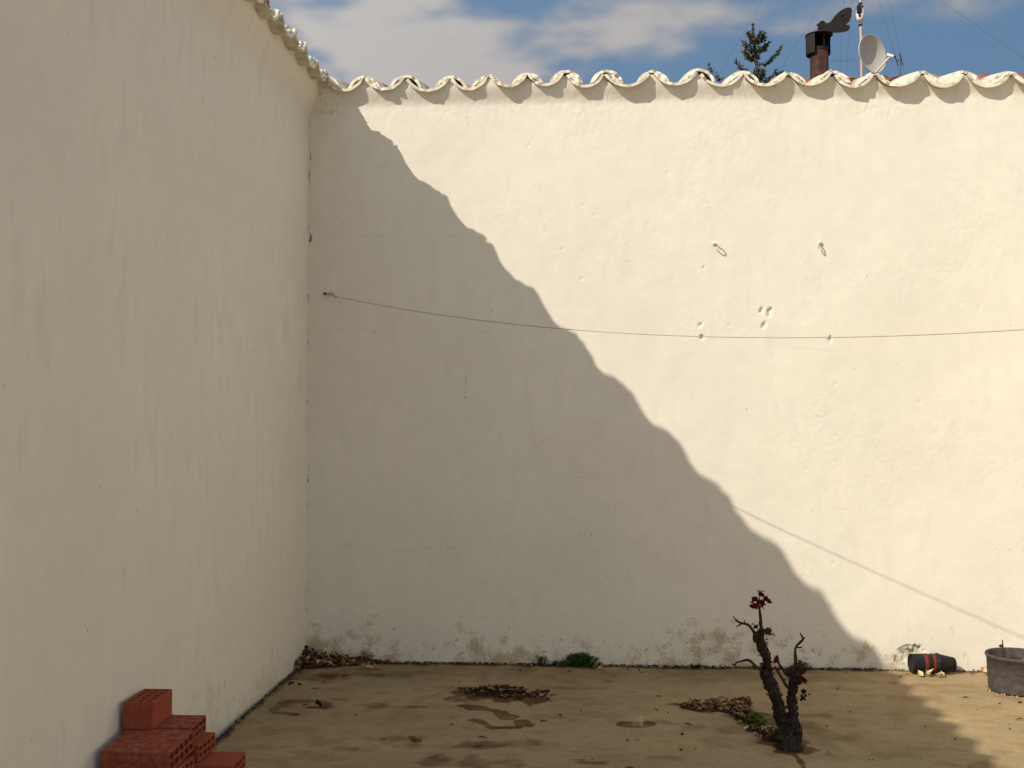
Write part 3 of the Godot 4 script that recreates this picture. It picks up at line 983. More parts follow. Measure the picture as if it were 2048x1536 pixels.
	box(st, Vector3(-0.05, 1.64, 0.05), Vector3(-0.02, 1.689, 0.075), Transform3D(), 0.006)
	box(st, Vector3(-0.005, 1.775, 0.03), Vector3(0.02, 1.80, 0.06), Transform3D(), 0.006)
	put("connector", finish(st), M.dark, mast)
	# dish
	var dn := Vector3(0.52, 0.06, 0.85).normalized()
	var dish := thing("satellite_dish", "cream satellite dish on the pale mast above the tile coping", "satellite dish", Vector3(5.655, 6.43, -8.33))
	var up := (Vector3(0.0, 1, 0) - dn * dn.y).normalized().rotated(dn, 0.12)
	var fb := Basis(up.cross(dn).normalized(), dn, up)   # y along the dish's axis
	st = begin()
	var prof := []
	for k in 9:
		var r := 0.265 * k / 8.0
		prof.append([r, 0.9 * r * r])
	prof.append([0.272, 0.066]); prof.append([0.272, 0.052]); prof.append([0.258, 0.050])
	for k in 8:
		var r := 0.25 * (7 - k) / 7.0
		prof.append([r, 0.9 * r * r - 0.012])
	lathe(st, prof, 40, Transform3D(Basis(fb.x * 0.94, fb.y, fb.z * 1.0), Vector3(0, 0.05, 0)))
	put("reflector", finish(st), M.dish, dish)
	st = begin()
	var foot: Vector3 = fb * Vector3(0.02, 0.05, -0.255) + Vector3(0, 0.05, 0)
	var tip: Vector3 = foot + dn * 0.24 + Vector3(0.01, 0.13, 0.0)
	tube(st, [foot, tip], [0.012, 0.012], 8)
	put("arm", finish(st), M.white_wire, dish)
	st = begin()
	tube(st, [tip + Vector3(-0.03, 0.035, -0.02), tip + Vector3(0.0, 0.015, 0.0), tip + Vector3(0.045, -0.005, 0.03)], [0.026, 0.02, 0.018], 12)
	put("receiver", finish(st), M.white, dish)
	st = begin()
	tube(st, [tip + Vector3(0.045, -0.005, 0.03), tip + Vector3(0.06, 0.0, 0.035)], [0.022, 0.024], 12)
	put("receiver_cap", finish(st), M.dark, dish)
	st = begin()
	tube(st, [Vector3(0, 0.03, -0.02) - dn * 0.0, Vector3(-0.07, 0.0, -0.12)], [0.03, 0.03], 8)
	put("bracket", finish(st), M.white_wire, dish)

	# rooftop aerial far behind
	var ant := thing("television_aerial", "small dark aerial with two crossed rods beyond the dish", "aerial", Vector3(8.68, 6.0, -17.37))
	st = begin()
	tube(st, [Vector3(0.10, -6.1, 0), Vector3(0.03, 3.36, 0)], [0.012, 0.008], 6)
	put("pole", finish(st), M.wire, ant)
	for r in [[-0.078, 3.43, -0.026, 3.25], [0.009, 3.52, 0.082, 3.25]]:
		st = begin()
		tube(st, [Vector3(r[0], r[1], 0), Vector3(r[2], r[3], 0)], [0.012, 0.012], 6)
		put("rod", finish(st), M.wire, ant)
	st = begin()
	tube(st, [Vector3(-0.048, 3.352, 0.01), Vector3(0.052, 3.385, 0.01)], [0.009, 0.009], 6)
	put("boom", finish(st), M.wire, ant)
	# wires
	var wires := [[Vector3(4.39, 7.69, -9.37), Vector3(3.83, 6.73, -9.37), "thin guy wire slanting down past the conifer top"], [Vector3(5.30, 7.67, -9.37), Vector3(4.60, 6.60, -9.37), "thin guy wire slanting between conifer and chimney"], [Vector3(5.57, 7.66, -9.37), Vector3(5.49, 6.43, -9.37), "steep thin wire beside the mast, next to the tin bird"], [Vector3(5.69, 7.66, -9.37), Vector3(5.59, 6.54, -9.37), "steep thin wire right behind the mast and dish"], [Vector3(6.07, 7.65, -9.37), Vector3(6.37, 6.53, -9.37), "thin wire slanting down to the small aerial, nearer the dish"], [Vector3(6.22, 7.64, -9.37), Vector3(6.44, 6.53, -9.37), "thin wire slanting down to the small aerial, farther from the dish"], [Vector3(5.05, 6.76, -9.37), Vector3(6.37, 6.755, -9.37), "level thin wire from chimney across the dish to the aerial"], [Vector3(6.95, 7.62, -9.37), Vector3(8.22, 6.67, -9.37), "thin guy wire slanting down over the tile roof"]]
	for q in wires:
		var a: Vector3 = q[0]
		var b: Vector3 = q[1]
		var far := b - a
		var s := begin()
		if absf(far.y) > 0.2: tube(s, [a - far * 1.2, b + far * 0.45], [0.0015, 0.0015], 6)
		else: tube(s, [a, b], [0.0014, 0.0014], 6)
		tag(put("wire", finish(s), M.wire, self), q[2], "wire", "wires around the antenna mast")

func build_tree() -> void:
	var t := thing("conifer_tree", "young dark green conifer with sparse upturned branches beyond the wall", "tree", Vector3(4.93, -0.14, -13.37))
	var st := begin()
	tube(st, [Vector3(0, 0, 0), Vector3(0.03, 4, 0), Vector3(0.02, 7, 0), Vector3(0.01, 8.2, 0), Vector3(-0.06, 8.95, 0)], [0.16, 0.11, 0.05, 0.03, 0.012], 10)
	put("trunk", finish(st), M.trunk, t)
	st = begin()
	var nd := begin()
	var tuft := func(c: Vector3, dir: Vector3, n: int, ln: float) -> void:
		for k in n:
			var d := (dir * rng.randf_range(0.2, 0.9) + Vector3(rng.randfn(), rng.randfn() * 0.8 + 0.25, rng.randfn()) * 0.6).normalized()
			var s := d.cross(Vector3(rng.randfn(), rng.randfn(), rng.randfn())).normalized()
			var l := ln * rng.randf_range(0.7, 1.3)
			var w := 0.011 * rng.randf_range(0.7, 1.3)
			var v := rng.randf_range(0.7, 1.3)
			nd.set_color(Color(0.085, 0.082, 0.034) * v)
			tri(nd, c - s * w * 0.6, c + d * l * 0.5 + s * w, c + s * w * 0.6)
			tri(nd, c - s * w * 0.6, c + d * l, c + d * l * 0.5 + s * w)
			tri(nd, c - s * w * 0.6, c + d * l * 0.5 - s * w, c + d * l)
	var branch := func(from: Vector3, dir: Vector3, length: float, dense: float) -> void:
		var pts := []
		var rad := []
		var n := 6
		for k in n + 1:
			var q := float(k) / n
			pts.append(from + dir * length * q + Vector3(0, length * (-0.12 * sin(q * PI) + 0.42 * q * q), 0))
			rad.append(lerpf(0.013, 0.004, q))
		tube(st, pts, rad, 5)
		for k in range(1, n + 1):
			var c: Vector3 = pts[k]
			var along: Vector3 = (pts[k] - pts[k - 1]).normalized()
			tuft.call(c, along, int(7 * dense), 0.075)
			if k > 1:
				for s in [-1, 1]:
					var side: Vector3 = along.cross(Vector3.UP).normalized() * s
					var sl := length * 0.30 * (1.0 - 0.6 * float(k) / n) + 0.05
					var e := c + (side * 0.8 + along * 0.7 + Vector3(0, 0.25, 0)).normalized() * sl
					tube(st, [c, e], [0.005, 0.003], 4)
					var m := maxi(2, int(sl / 0.06))
					for g in m:
						tuft.call(c.lerp(e, float(g + 1) / m), (e - c).normalized(), int(5 * dense), 0.07)
	# whorls, the top ones placed as in the picture (angle 0 points right)
	for b in [[8.18, 0.2, 0.42, 1.2], [8.25, 3.3, 0.20, 1.0], [8.30, 1.6, 0.20, 1.0], [8.42, 0.5, 0.22, 1.3], [8.45, 2.6, 0.20, 1.2], [8.55, 5.2, 0.18, 1.2], [8.38, 4.4, 0.24, 1.2], [8.62, 0.4, 0.12, 1.0], [8.66, 3.0, 0.12, 1.0], [7.98, 3.15, 0.34, 1.0], [7.72, 0.15, 0.42, 1.3], [7.75, 1.0, 0.36, 1.2], [7.66, 5.6, 0.40, 1.3], [7.8, 4.2, 0.2, 1.0], [7.62, 3.1, 0.80, 0.9], [7.6, 2.2, 0.5, 1.0], [7.85, 5.0, 0.2, 1.0]]:
		branch.call(Vector3(0.0, b[0] + 0.0, 0), Vector3(cos(b[1]), 0.12, -sin(b[1])).normalized(), b[2], b[3])
	var yy := 7.3
	while yy > 3.2:
		var n := 5
		for k in n:
			branch.call(Vector3(0.01, yy + rng.randf_range(-0.06, 0.06), 0), Vector3(cos(k * TAU / n + yy * 3.0), 0.05, sin(k * TAU / n + yy * 3.0)), minf(0.5 + (7.6 - yy) * 0.38, 1.6), 0.8)
		yy -= 0.38
	for k in 10:
		tuft.call(Vector3(-0.045 - 0.001 * k, 8.62 + 0.034 * k, 0), Vector3.UP, 7, 0.06)
	put("branches", finish(st), M.trunk, t)
	var cr := put("crown", finish(nd), M.needles, t)
	cr.set_meta("kind", "stuff")

# ------------------------------------------------------------------ hollow bricks
func brick_mesh(size: Vector3, rows: int, cols: int, axis: int, wall_t := 0.009) -> ArrayMesh:
	# holes run along `axis`; the webs butt against each other
	var st := begin()
	var u := 1 if axis == 0 else 0
	var v := 2 if axis != 2 else 1
	if axis == 1: u = 0; v = 2
	var h := size / 2.0
	var step_u := (size[u] - wall_t) / cols
	var step_v := (size[v] - wall_t) / rows
	for r in rows + 1:
		var lo := -h
		var hi := h
		lo[v] = -h[v] + r * step_v
		hi[v] = lo[v] + wall_t
		box(st, lo, hi, Transform3D(), 0.0015)
	for r in rows:
		for c in cols + 1:
			var lo := -h
			var hi := h
			lo[v] = -h[v] + r * step_v + wall_t
			hi[v] = -h[v] + (r + 1) * step_v
			lo[u] = -h[u] + c * step_u
			hi[u] = lo[u] + wall_t
			lo[axis] += 0.001; hi[axis] -= 0.001
			if c == 0: lo[u] += 0.0008
			if c == cols: hi[u] -= 0.0008
			box(st, lo, hi)
	return finish(st)

func build_bricks() -> void:
	var flat := brick_mesh(Vector3(0.25, 0.062, 0.175), 4, 2, 0)     # holes along x, lying
	var wide := brick_mesh(Vector3(0.26, 0.075, 0.22), 5, 2, 0)
	var perf := brick_mesh(Vector3(0.115, 0.102, 0.205), 5, 3, 1, 0.011)
	var grp := "hollow red bricks stacked against the shaded wall"
	var list := [
		[perf, Vector3(0.073, 0.371, 2.485), Vector3(0, 0.02, 0), M.brick, "red brick with upright holes, topmost of the brick stack"],
		[flat, Vector3(0.143, 0.289, 2.468), Vector3(0, 0.01, 0), M.brick_b, "thin hollow red brick lying directly beneath the topmost upright-holed brick"],
		[wide, Vector3(0.155, 0.272, 2.682), Vector3(0.10, -0.05, 0), M.brick_b, "wide tilted hollow red brick at the front of the stack's second course"],
		[flat, Vector3(0.180, 0.225, 2.470), Vector3(0, -0.03, 0), M.brick, "hollow red brick poking out under the thin brick below the topmost"],
		[flat, Vector3(0.160, 0.160, 2.465), Vector3(0, 0.02, 0), M.brick_b, "hollow red brick in the third course from the ground, by the wall"],
		[wide, Vector3(0.165, 0.190, 2.70), Vector3(0, -0.02, 0), M.brick, "wide hollow red brick under the tilted front brick"],
		[flat, Vector3(0.315, 0.158, 2.50), Vector3(0, 0.03, 0), M.brick, "hollow red brick standing farthest out from the shaded wall, top one"],
		[flat, Vector3(0.315, 0.094, 2.50), Vector3(0, 0.0, 0), M.brick_b, "hollow red brick farthest out from the shaded wall, middle one"],
		[flat, Vector3(0.315, 0.031, 2.50), Vector3(0, 0.0, 0), M.brick, "hollow red brick farthest out from the shaded wall, on the concrete"],
		[wide, Vector3(0.17, 0.112, 2.71), Vector3(0, 0.0, 0), M.brick_b, "wide hollow red brick, second from the concrete at the front"],
		[wide, Vector3(0.17, 0.0365, 2.71), Vector3(0, 0.0, 0), M.brick, "wide hollow red brick lying on the concrete at the front"]]
	for b in list:
		if b[4].contains("third course from the ground"): continue
		var o := put("hollow_brick", b[0], b[3], self)
		o.position = b[1] - Vector3(0.052, 0, 0)
		o.rotation = b[2]
		tag(o, b[4], "brick", grp)
	var o2 := put("hollow_brick", flat, M.brick_b, self)
	o2.position = Vector3(0.078, 0.158, 2.46)
	tag(o2, "hollow red brick inside the stack, next to the shaded wall", "brick", grp)
	for k in 2:
		var o := put("hollow_brick", flat, M.brick_b, self)
		o.position = Vector3(0.078, 0.0945 - 0.0635 * k, 2.46)
		tag(o, ["hollow red brick inside the stack next to the shaded wall, second from the concrete", "hollow red brick inside the stack next to the shaded wall, on the concrete"][k], "brick", grp)

# ------------------------------------------------------------------ the old vine stump
func build_stump() -> void:
	var z := 1.56
	var s := thing("vine_stump", "gnarled dark vine stump with two limbs and red sprouts growing from the concrete", "stump", Vector3(2.645, 0, z))
	var nz := make_noise(401, 13.0, 5)
	var conv := func(a: Array, dz := 0.0) -> Array:
		var p := []
		var r := []
		for k in a.size():
			p.append(Vector3(a[k][0] - 2.645, a[k][1], dz + 0.012 * sin(k * 1.7)))
			r.append(a[k][2] * (0.70 if a[k][2] > 0.01 else 1.0))
		return spline(p, r, 9)
	var limb_l := [[2.642, -0.03, 0.072], [2.645, 0.032, 0.070], [2.645, 0.076, 0.062], [2.621, 0.137, 0.046], [2.602, 0.198, 0.036], [2.580, 0.253, 0.040], [2.564, 0.292, 0.043], [2.556, 0.342, 0.036], [2.553, 0.392, 0.028], [2.537, 0.459, 0.026], [2.529, 0.498, 0.031], [2.538, 0.531, 0.024]]
	var limb_r := [[2.655, 0.04, 0.05], [2.662, 0.10, 0.040], [2.668, 0.143, 0.030], [2.669, 0.226, 0.023], [2.673, 0.282, 0.025], [2.678, 0.316, 0.030], [2.683, 0.346, 0.036], [2.686, 0.360, 0.024]]
	for q in [[limb_l, "trunk"], [limb_r, "limb"]]:
		var st := begin()
		var c: Array = conv.call(q[0])
		tube(st, c[0], c[1], 30, 0.6, nz)
		if q[1] == "trunk":
			ball(st, Vector3(-0.086, 0.523, 0.01), Vector3(0.022, 0.018, 0.02), 0.9, nz, 16)
			ball(st, Vector3(-0.136, 0.492, 0.0), Vector3(0.018, 0.021, 0.017), 0.9, nz, 16)
			ball(st, Vector3(-0.122, 0.455, 0.005), Vector3(0.015, 0.024, 0.015), 0.9, nz, 10)
			ball(st, Vector3(-0.105, 0.33, 0.01), Vector3(0.022, 0.028, 0.022), 0.9, nz, 10)
			ball(st, Vector3(-0.04, 0.05, 0.03), Vector3(0.026, 0.045, 0.03), 0.7, nz, 10)
			ball(st, Vector3(0.04, 0.06, 0.02), Vector3(0.028, 0.06, 0.03), 0.7, nz, 10)
			ball(st, Vector3(0.0, 0.0, 0.03), Vector3(0.066, 0.04, 0.06), 0.5, nz, 14)
		else:
			ball(st, Vector3(0.066, 0.345, 0.0), Vector3(0.02, 0.014, 0.016), 0.9, nz, 10)
			ball(st, Vector3(0.005, 0.335, 0.0), Vector3(0.016, 0.017, 0.016), 0.9, nz, 10)
			ball(st, Vector3(0.052, 0.30, 0.01), Vector3(0.016, 0.018, 0.016), 0.9, nz, 10)
		# loose strips of bark
		for k in 170:
			var n: int = rng.randi_range(2, c[0].size() - 4)
			var an := rng.randf() * TAU
			var d := Vector3(cos(an), 0, sin(an))
			var p: Vector3 = c[0][n] + d * (c[1][n] + 0.002)
			var e: Vector3 = c[0][n + 2] + d.rotated(Vector3.UP, rng.randf_range(-0.3, 0.3)) * (c[1][n + 2] + rng.randf_range(0.0, 0.009))
			tube(st, [p, (p + e) / 2.0 + d * 0.003, e], [0.002, rng.randf_range(0.002, 0.005), 0.001], 4)
		put(q[1], finish(st), M.bark, s)
	var shoots := [
		[[[2.529, 0.531, 0.0085], [2.524, 0.576, 0.0075], [2.522, 0.621, 0.006], [2.519, 0.65, 0.004], [2.523, 0.685, 0.002]], 0.01],
		[[[2.499, 0.514, 0.008], [2.471, 0.550, 0.006], [2.443, 0.556, 0.005], [2.427, 0.561, 0.0045], [2.413, 0.574, 0.005]], 0.0],
		[[[2.443, 0.556, 0.004], [2.415, 0.541, 0.0025]], 0.0],
		[[[2.455, 0.555, 0.003], [2.452, 0.572, 0.002]], 0.0],
		[[[2.525, 0.347, 0.009], [2.498, 0.369, 0.007], [2.470, 0.391, 0.0065], [2.442, 0.386, 0.005], [2.414, 0.382, 0.0045], [2.400, 0.362, 0.003]], 0.02],
		[[[2.681, 0.344, 0.009], [2.682, 0.394, 0.0075], [2.685, 0.444, 0.006], [2.704, 0.467, 0.006], [2.718, 0.489, 0.0055], [2.704, 0.517, 0.003]], 0.0],
		[[[2.714, 0.485, 0.004], [2.726, 0.497, 0.003]], 0.0],
		[[[2.685, 0.45, 0.004], [2.71, 0.455, 0.003]], 0.01],
		[[[2.644, 0.326, 0.009], [2.623, 0.354, 0.007], [2.609, 0.376, 0.005], [2.604, 0.412, 0.003]], 0.0],
		[[[2.644, 0.271, 0.008], [2.614, 0.320, 0.007], [2.587, 0.365, 0.006]], 0.02],
		[[[2.565, 0.505, 0.005], [2.585, 0.512, 0.003]], 0.0],
		[[[2.69, 0.36, 0.005], [2.70, 0.375, 0.004], [2.698, 0.395, 0.002]], 0.02]]
	for q in shoots:
		var st := begin()
		var c: Array = conv.call(q[0], q[1])
		tube(st, c[0], c[1], 7, 0.35, nz)
		put("shoot", finish(st), M.shoot, s)
	var spots := [[2.500, 0.663, 0.034], [2.516, 0.649, 0.03], [2.553, 0.666, 0.034], [2.525, 0.688, 0.022], [2.483, 0.634, 0.026], [2.527, 0.635, 0.032], [2.505, 0.64, 0.032], [2.565, 0.66, 0.024], [2.49, 0.655, 0.03], [2.535, 0.655, 0.028], [2.545, 0.672, 0.026], [2.519, 0.70, 0.014], [2.53, 0.702, 0.014], [2.502, 0.548, 0.022], [2.512, 0.556, 0.020], [2.492, 0.556, 0.016], [2.587, 0.398, 0.030], [2.713, 0.305, 0.028], [2.72, 0.298, 0.026], [2.705, 0.312, 0.03], [2.70, 0.383, 0.018], [2.719, 0.255, 0.026], [2.715, 0.216, 0.026], [2.722, 0.236, 0.022], [2.708, 0.228, 0.02], [2.529, 0.417, 0.016], [2.523, 0.380, 0.018], [2.400, 0.367, 0.014], [2.395, 0.375, 0.012], [2.412, 0.576, 0.012], [2.725, 0.353, 0.02], [2.61, 0.35, 0.014]]
	for q in spots:
		var st := begin()
		for k in 2:
			var col := Color(0.12, 0.014, 0.012).lerp(Color(0.045, 0.010, 0.010), rng.randf())
			if q[1] < 0.27: col = Color(0.03, 0.012, 0.010)
			leaf(st, Vector3(q[0] - 2.645, q[1], 0.02) + Vector3(rng.randf_range(-0.006, 0.006), rng.randf_range(-0.006, 0.006), rng.randf_range(-0.02, 0.02)), random_basis(1.2), q[2] * rng.randf_range(1.1, 1.6), q[2] * rng.randf_range(0.7, 1.1), q[2] * 0.25, col)
		put("leaf", finish(st), M.leafy, s)

# ------------------------------------------------------------------ pots
func build_pots() -> void:
	var p := thing("plant_pot", "grey plastic pot with bare stems standing on the sunlit concrete", "plant pot", Vector3(4.108, 0.0, 0.46))
	var st := begin()
	lathe(st, [[0.0, 0.004], [0.152, 0.004, 1], [0.156, 0.010], [0.160, 0.10], [0.164, 0.182, 1], [0.168, 0.184], [0.172, 0.190], [0.172, 0.198], [0.169, 0.203], [0.164, 0.203], [0.160, 0.197], [0.157, 0.10], [0.155, 0.08]], 56)
	put("shell", finish(st), M.pot_grey, p)
	st = begin()
	var nz := make_noise(501, 14.0, 4)
	var rings := 6
	var pts := []
	for r in rings + 1:
		var row := []
		for k in 28:
			var an := TAU * k / 28
			var v := Vector3(cos(an), 0, sin(an)) * 0.157 * r / rings
			v.y = 0.150 + nz.get_noise_3dv(v) * 0.02
			row.append(v)
		pts.append(row)
	for r in rings:
		for k in 28:
			quad(st, pts[r][k], pts[r][(k + 1) % 28], pts[r + 1][(k + 1) % 28], pts[r + 1][k])
	put("soil", finish(st), M.soil, p)
	for q in [[Vector3(-0.095, 0.12, 0.06), Vector3(-0.102, 0.20, 0.06), Vector3(-0.11, 0.29, 0.065), 0.006], [Vector3(0.03, 0.12, 0.03), Vector3(0.032, 0.18, 0.03), Vector3(0.025, 0.24, 0.03), 0.0035]]:
		st = begin()
		tube(st, [q[0], q[1], q[2]], [q[3], q[3] * 0.75, q[3] * 0.5], 7, 0.3, nz)
		if q[3] > 0.005:
			ball(st, Vector3(-0.117, 0.258, 0.062), Vector3(0.010, 0.007, 0.008), 0.5, nz, 8)
			tube(st, [Vector3(-0.104, 0.225, 0.06), Vector3(-0.085, 0.231, 0.06)], [0.003, 0.0015], 5)
		put("stem", finish(st), M.shoot, p)
	st = begin()
	for k in 90:
		var c := Vector3(0.07 + rng.randfn() * 0.03, 0.15 + rng.randf() * 0.04, 0.05 + rng.randfn() * 0.03)
		leaf(st, c, random_basis(0.6), 0.024, 0.018, 0.003, Color(0.10, 0.17, 0.03) * rng.randf_range(0.6, 1.3))
	put("weeds", finish(st), M.leafy, p).set_meta("kind", "stuff")

	# two nested nursery pots lying on their side
	var f := thing("nursery_pot", "black nursery pot with two orange red bands lying on its side against the wall", "plant pot", Vector3(3.752, 0.061, 0.078), 0.06)
	var lay := Transform3D(Basis(Vector3(0, -0.87, 0), Vector3(0.86, 0, 0), Vector3(0, 0, 0.87)), Vector3.ZERO)   # y of the lathe runs along +x
	st = begin()
	lathe(st, [[0.0, -0.123], [0.058, -0.123], [0.061, -0.135, 1], [0.0625, -0.130], [0.0615, -0.06], [0.060, 0.0], [0.059, 0.02]], 36, lay)
	put("shell", finish(st), M.pot_black, f)
	for b in [[-0.055, -0.022], [0.004, 0.030]]:
		st = begin()
		lathe(st, [[0.060, b[0]], [0.0645, b[0] + 0.002], [0.0645, b[1] - 0.002], [0.059, b[1]]], 36, lay)
		put("band", finish(st), M.pot_red, f)
	st = begin()
	var lay2 := lay * Transform3D(Basis(Vector3(0, 0, 1), 0.14), Vector3(0.0, 0.0, 0))
	lathe(st, [[0.060, 0.028], [0.066, 0.034, 1], [0.069, 0.040], [0.069, 0.052, 1], [0.064, 0.056], [0.056, 0.10], [0.046, 0.160, 1], [0.040, 0.164], [0.0, 0.162]], 36, Transform3D(Basis(Vector3(0, 0, 1), -0.05), Vector3(0, 0.0, 0)) * lay)
	put("inner_pot", finish(st), M.pot_black, f)

# ------------------------------------------------------------------ washing line and hooks
func build_line_and_hooks() -> void:
	var line := thing("washing_line", "thin brown string sagging from a nail near the corner across the wall", "string", Vector3(0.11, 2.276, 0.0))
	var pts := []
	var rad := []
	var k := 0.52
	for i in 61:
		var x := lerpf(0.12, 7.36, pow(i / 60.0, 1.2))
		var y := 0.041 * x * x - 0.264 * x + 2.302
		pts.append(Vector3(x - 0.11, y - 2.276, 0.02 + k * (x - 0.11)))
		rad.append(0.0023)
	var st := begin()
	tube(st, pts, rad, 6)
	put("string", finish(st), M.string, line)
	st = begin()
	tube(st, [pts[0] + Vector3(0.01, 0.004, 0.0), Vector3(0.05, -0.003, 0.045), Vector3(0.075, -0.012, 0.05)], [0.0035, 0.007, 0.002], 6)
	tube(st, [Vector3(0.055, -0.006, 0.045), Vector3(0.09, -0.035, 0.055)], [0.003, 0.0015], 5)
	put("knot", finish(st), M.string, line)
	st = begin()
	tube(st, [Vector3(-0.002, 0.003, -0.02), Vector3(0.006, 0.0, 0.03)], [0.009, 0.008], 8)
	put("nail", finish(st), M.dark, line)

	for h in [[2.515, 2.567, 0.0, "white wire hook screwed into the sunlit wall, its loop turned open sideways"], [3.151, 2.562, -0.9, "white wire hook screwed into the sunlit wall, its loop seen nearly edge on"]]:
		var o := thing("wall_hook", h[3], "hook", Vector3(h[0], h[1], 0), 0.0, "wire hooks on the sunlit wall")
		st = begin()
		var q := [Vector3(0, 0, -0.02), Vector3(0, 0, 0.018), Vector3(-0.004, -0.002, 0.028)]
		var rr := [0.004, 0.004, 0.004]
		for e in 12:
			var an := PI * 0.5 + e / 11.0 * PI * 1.35
			var c := Vector3(0, -0.017, 0.030) + Vector3(0, sin(an) * 0.017, -cos(an) * 0.017)
			q.append(c); rr.append(0.0035)
		tube(st, q, rr, 8)
		var wire := put("hook", finish(st), M.white_wire, o)
		wire.rotation.y = h[2] + 0.5
		st = begin()
		lathe(st, [[0.0, 0.012], [0.012, 0.010], [0.015, -0.01]], 12, Transform3D(Basis(Vector3.RIGHT, PI / 2), Vector3.ZERO))
		put("plug", finish(st), M.white_wire, o)

# ------------------------------------------------------------------ leaf litter, weeds, crumbs
func litter_pile(label: String, at: Vector3, shape: Callable, n: int, tones: Array, size: float, height: float, tilt: float) -> void:
	var o := thing("leaf_litter", label, "leaf litter", at)
	o.set_meta("kind", "stuff")
	var st := begin()
	for k in n:
		var q: Vector3 = shape.call()
		var y := height * clampf(1.0 - q.y, 0.0, 1.0) * rng.randf_range(0.2, 1.0) + 0.004
		var l := size * rng.randf_range(0.5, 1.5)
		leaf(st, Vector3(q.x, y, q.z), random_basis(tilt), l, l * rng.randf_range(0.3, 0.7), l * rng.randf_range(0.05, 0.35), (tones[rng.randi() % tones.size()] as Color) * rng.randf_range(0.6, 1.2))
	put("leaves", finish(st), M.litter, o)
	st = begin()
	for k in n / 4:
		var q: Vector3 = shape.call()
		var y := height * clampf(1.0 - q.y, 0.0, 1.0) * rng.randf() + 0.004
		var d := Vector3(rng.randfn(), rng.randfn() * 0.15, rng.randfn()).normalized() * size * rng.randf_range(0.5, 1.6)
		var c := Vector3(q.x, maxf(y, 0.006), q.z)
		tube(st, [c - d * 0.5, c + Vector3(0, 0.003, 0), c + d * 0.5], [0.0012, 0.002, 0.001], 4)
	put("twigs", finish(st), M.shoot, o)
	st = begin()
	var nz := make_noise(rng.randi(), 20.0, 3)
	for k in n / 12:
		var q: Vector3 = shape.call()
		ball(st, Vector3(q.x, 0.0, q.z), Vector3(0.03, 0.004 + height * 0.45 * clampf(1.0 - q.y, 0.0, 1.0), 0.03), 0.6, nz, 7)
	put("crumbs", finish(st), M.soil, o)

func weed(label: String, at: Vector3, rad: Vector3, n: int, col: Color) -> void:
	var o := thing("weed", label, "weed", at, 0.0, "weeds growing from the foot of the wall")
	var st := begin()
	var sm := begin()
	sm.set_color(col * 0.8)
	for k in n:
		var d := Vector3(rng.randfn(), 0, rng.randfn()) * 0.5
		var hh := rad.y * clampf(1.0 - 0.45 * d.length_squared(), 0.15, 1.0) * rng.randf_range(0.45, 1.0)
		var c := Vector3(d.x * rad.x, hh, absf(d.z) * rad.z)
		tube(sm, [Vector3(d.x * rad.x * 0.6, 0, absf(d.z) * rad.z * 0.6), c], [0.0012, 0.0009], 4, 0.0, null, false)
		for e in 3:
			var b := Basis(Vector3.UP, TAU * e / 3.0 + rng.randf()) * Basis(Vector3.RIGHT, rng.randf_range(-0.5, 0.4))
			leaf(st, c + b.z * 0.006, b, 0.014, 0.012, 0.001, col * rng.randf_range(0.6, 1.35))
	put("stems", finish(sm), M.leafy, o)
	var lv := put("leaves", finish(st), M.leafy, o)
	lv.set_meta("kind", "stuff")

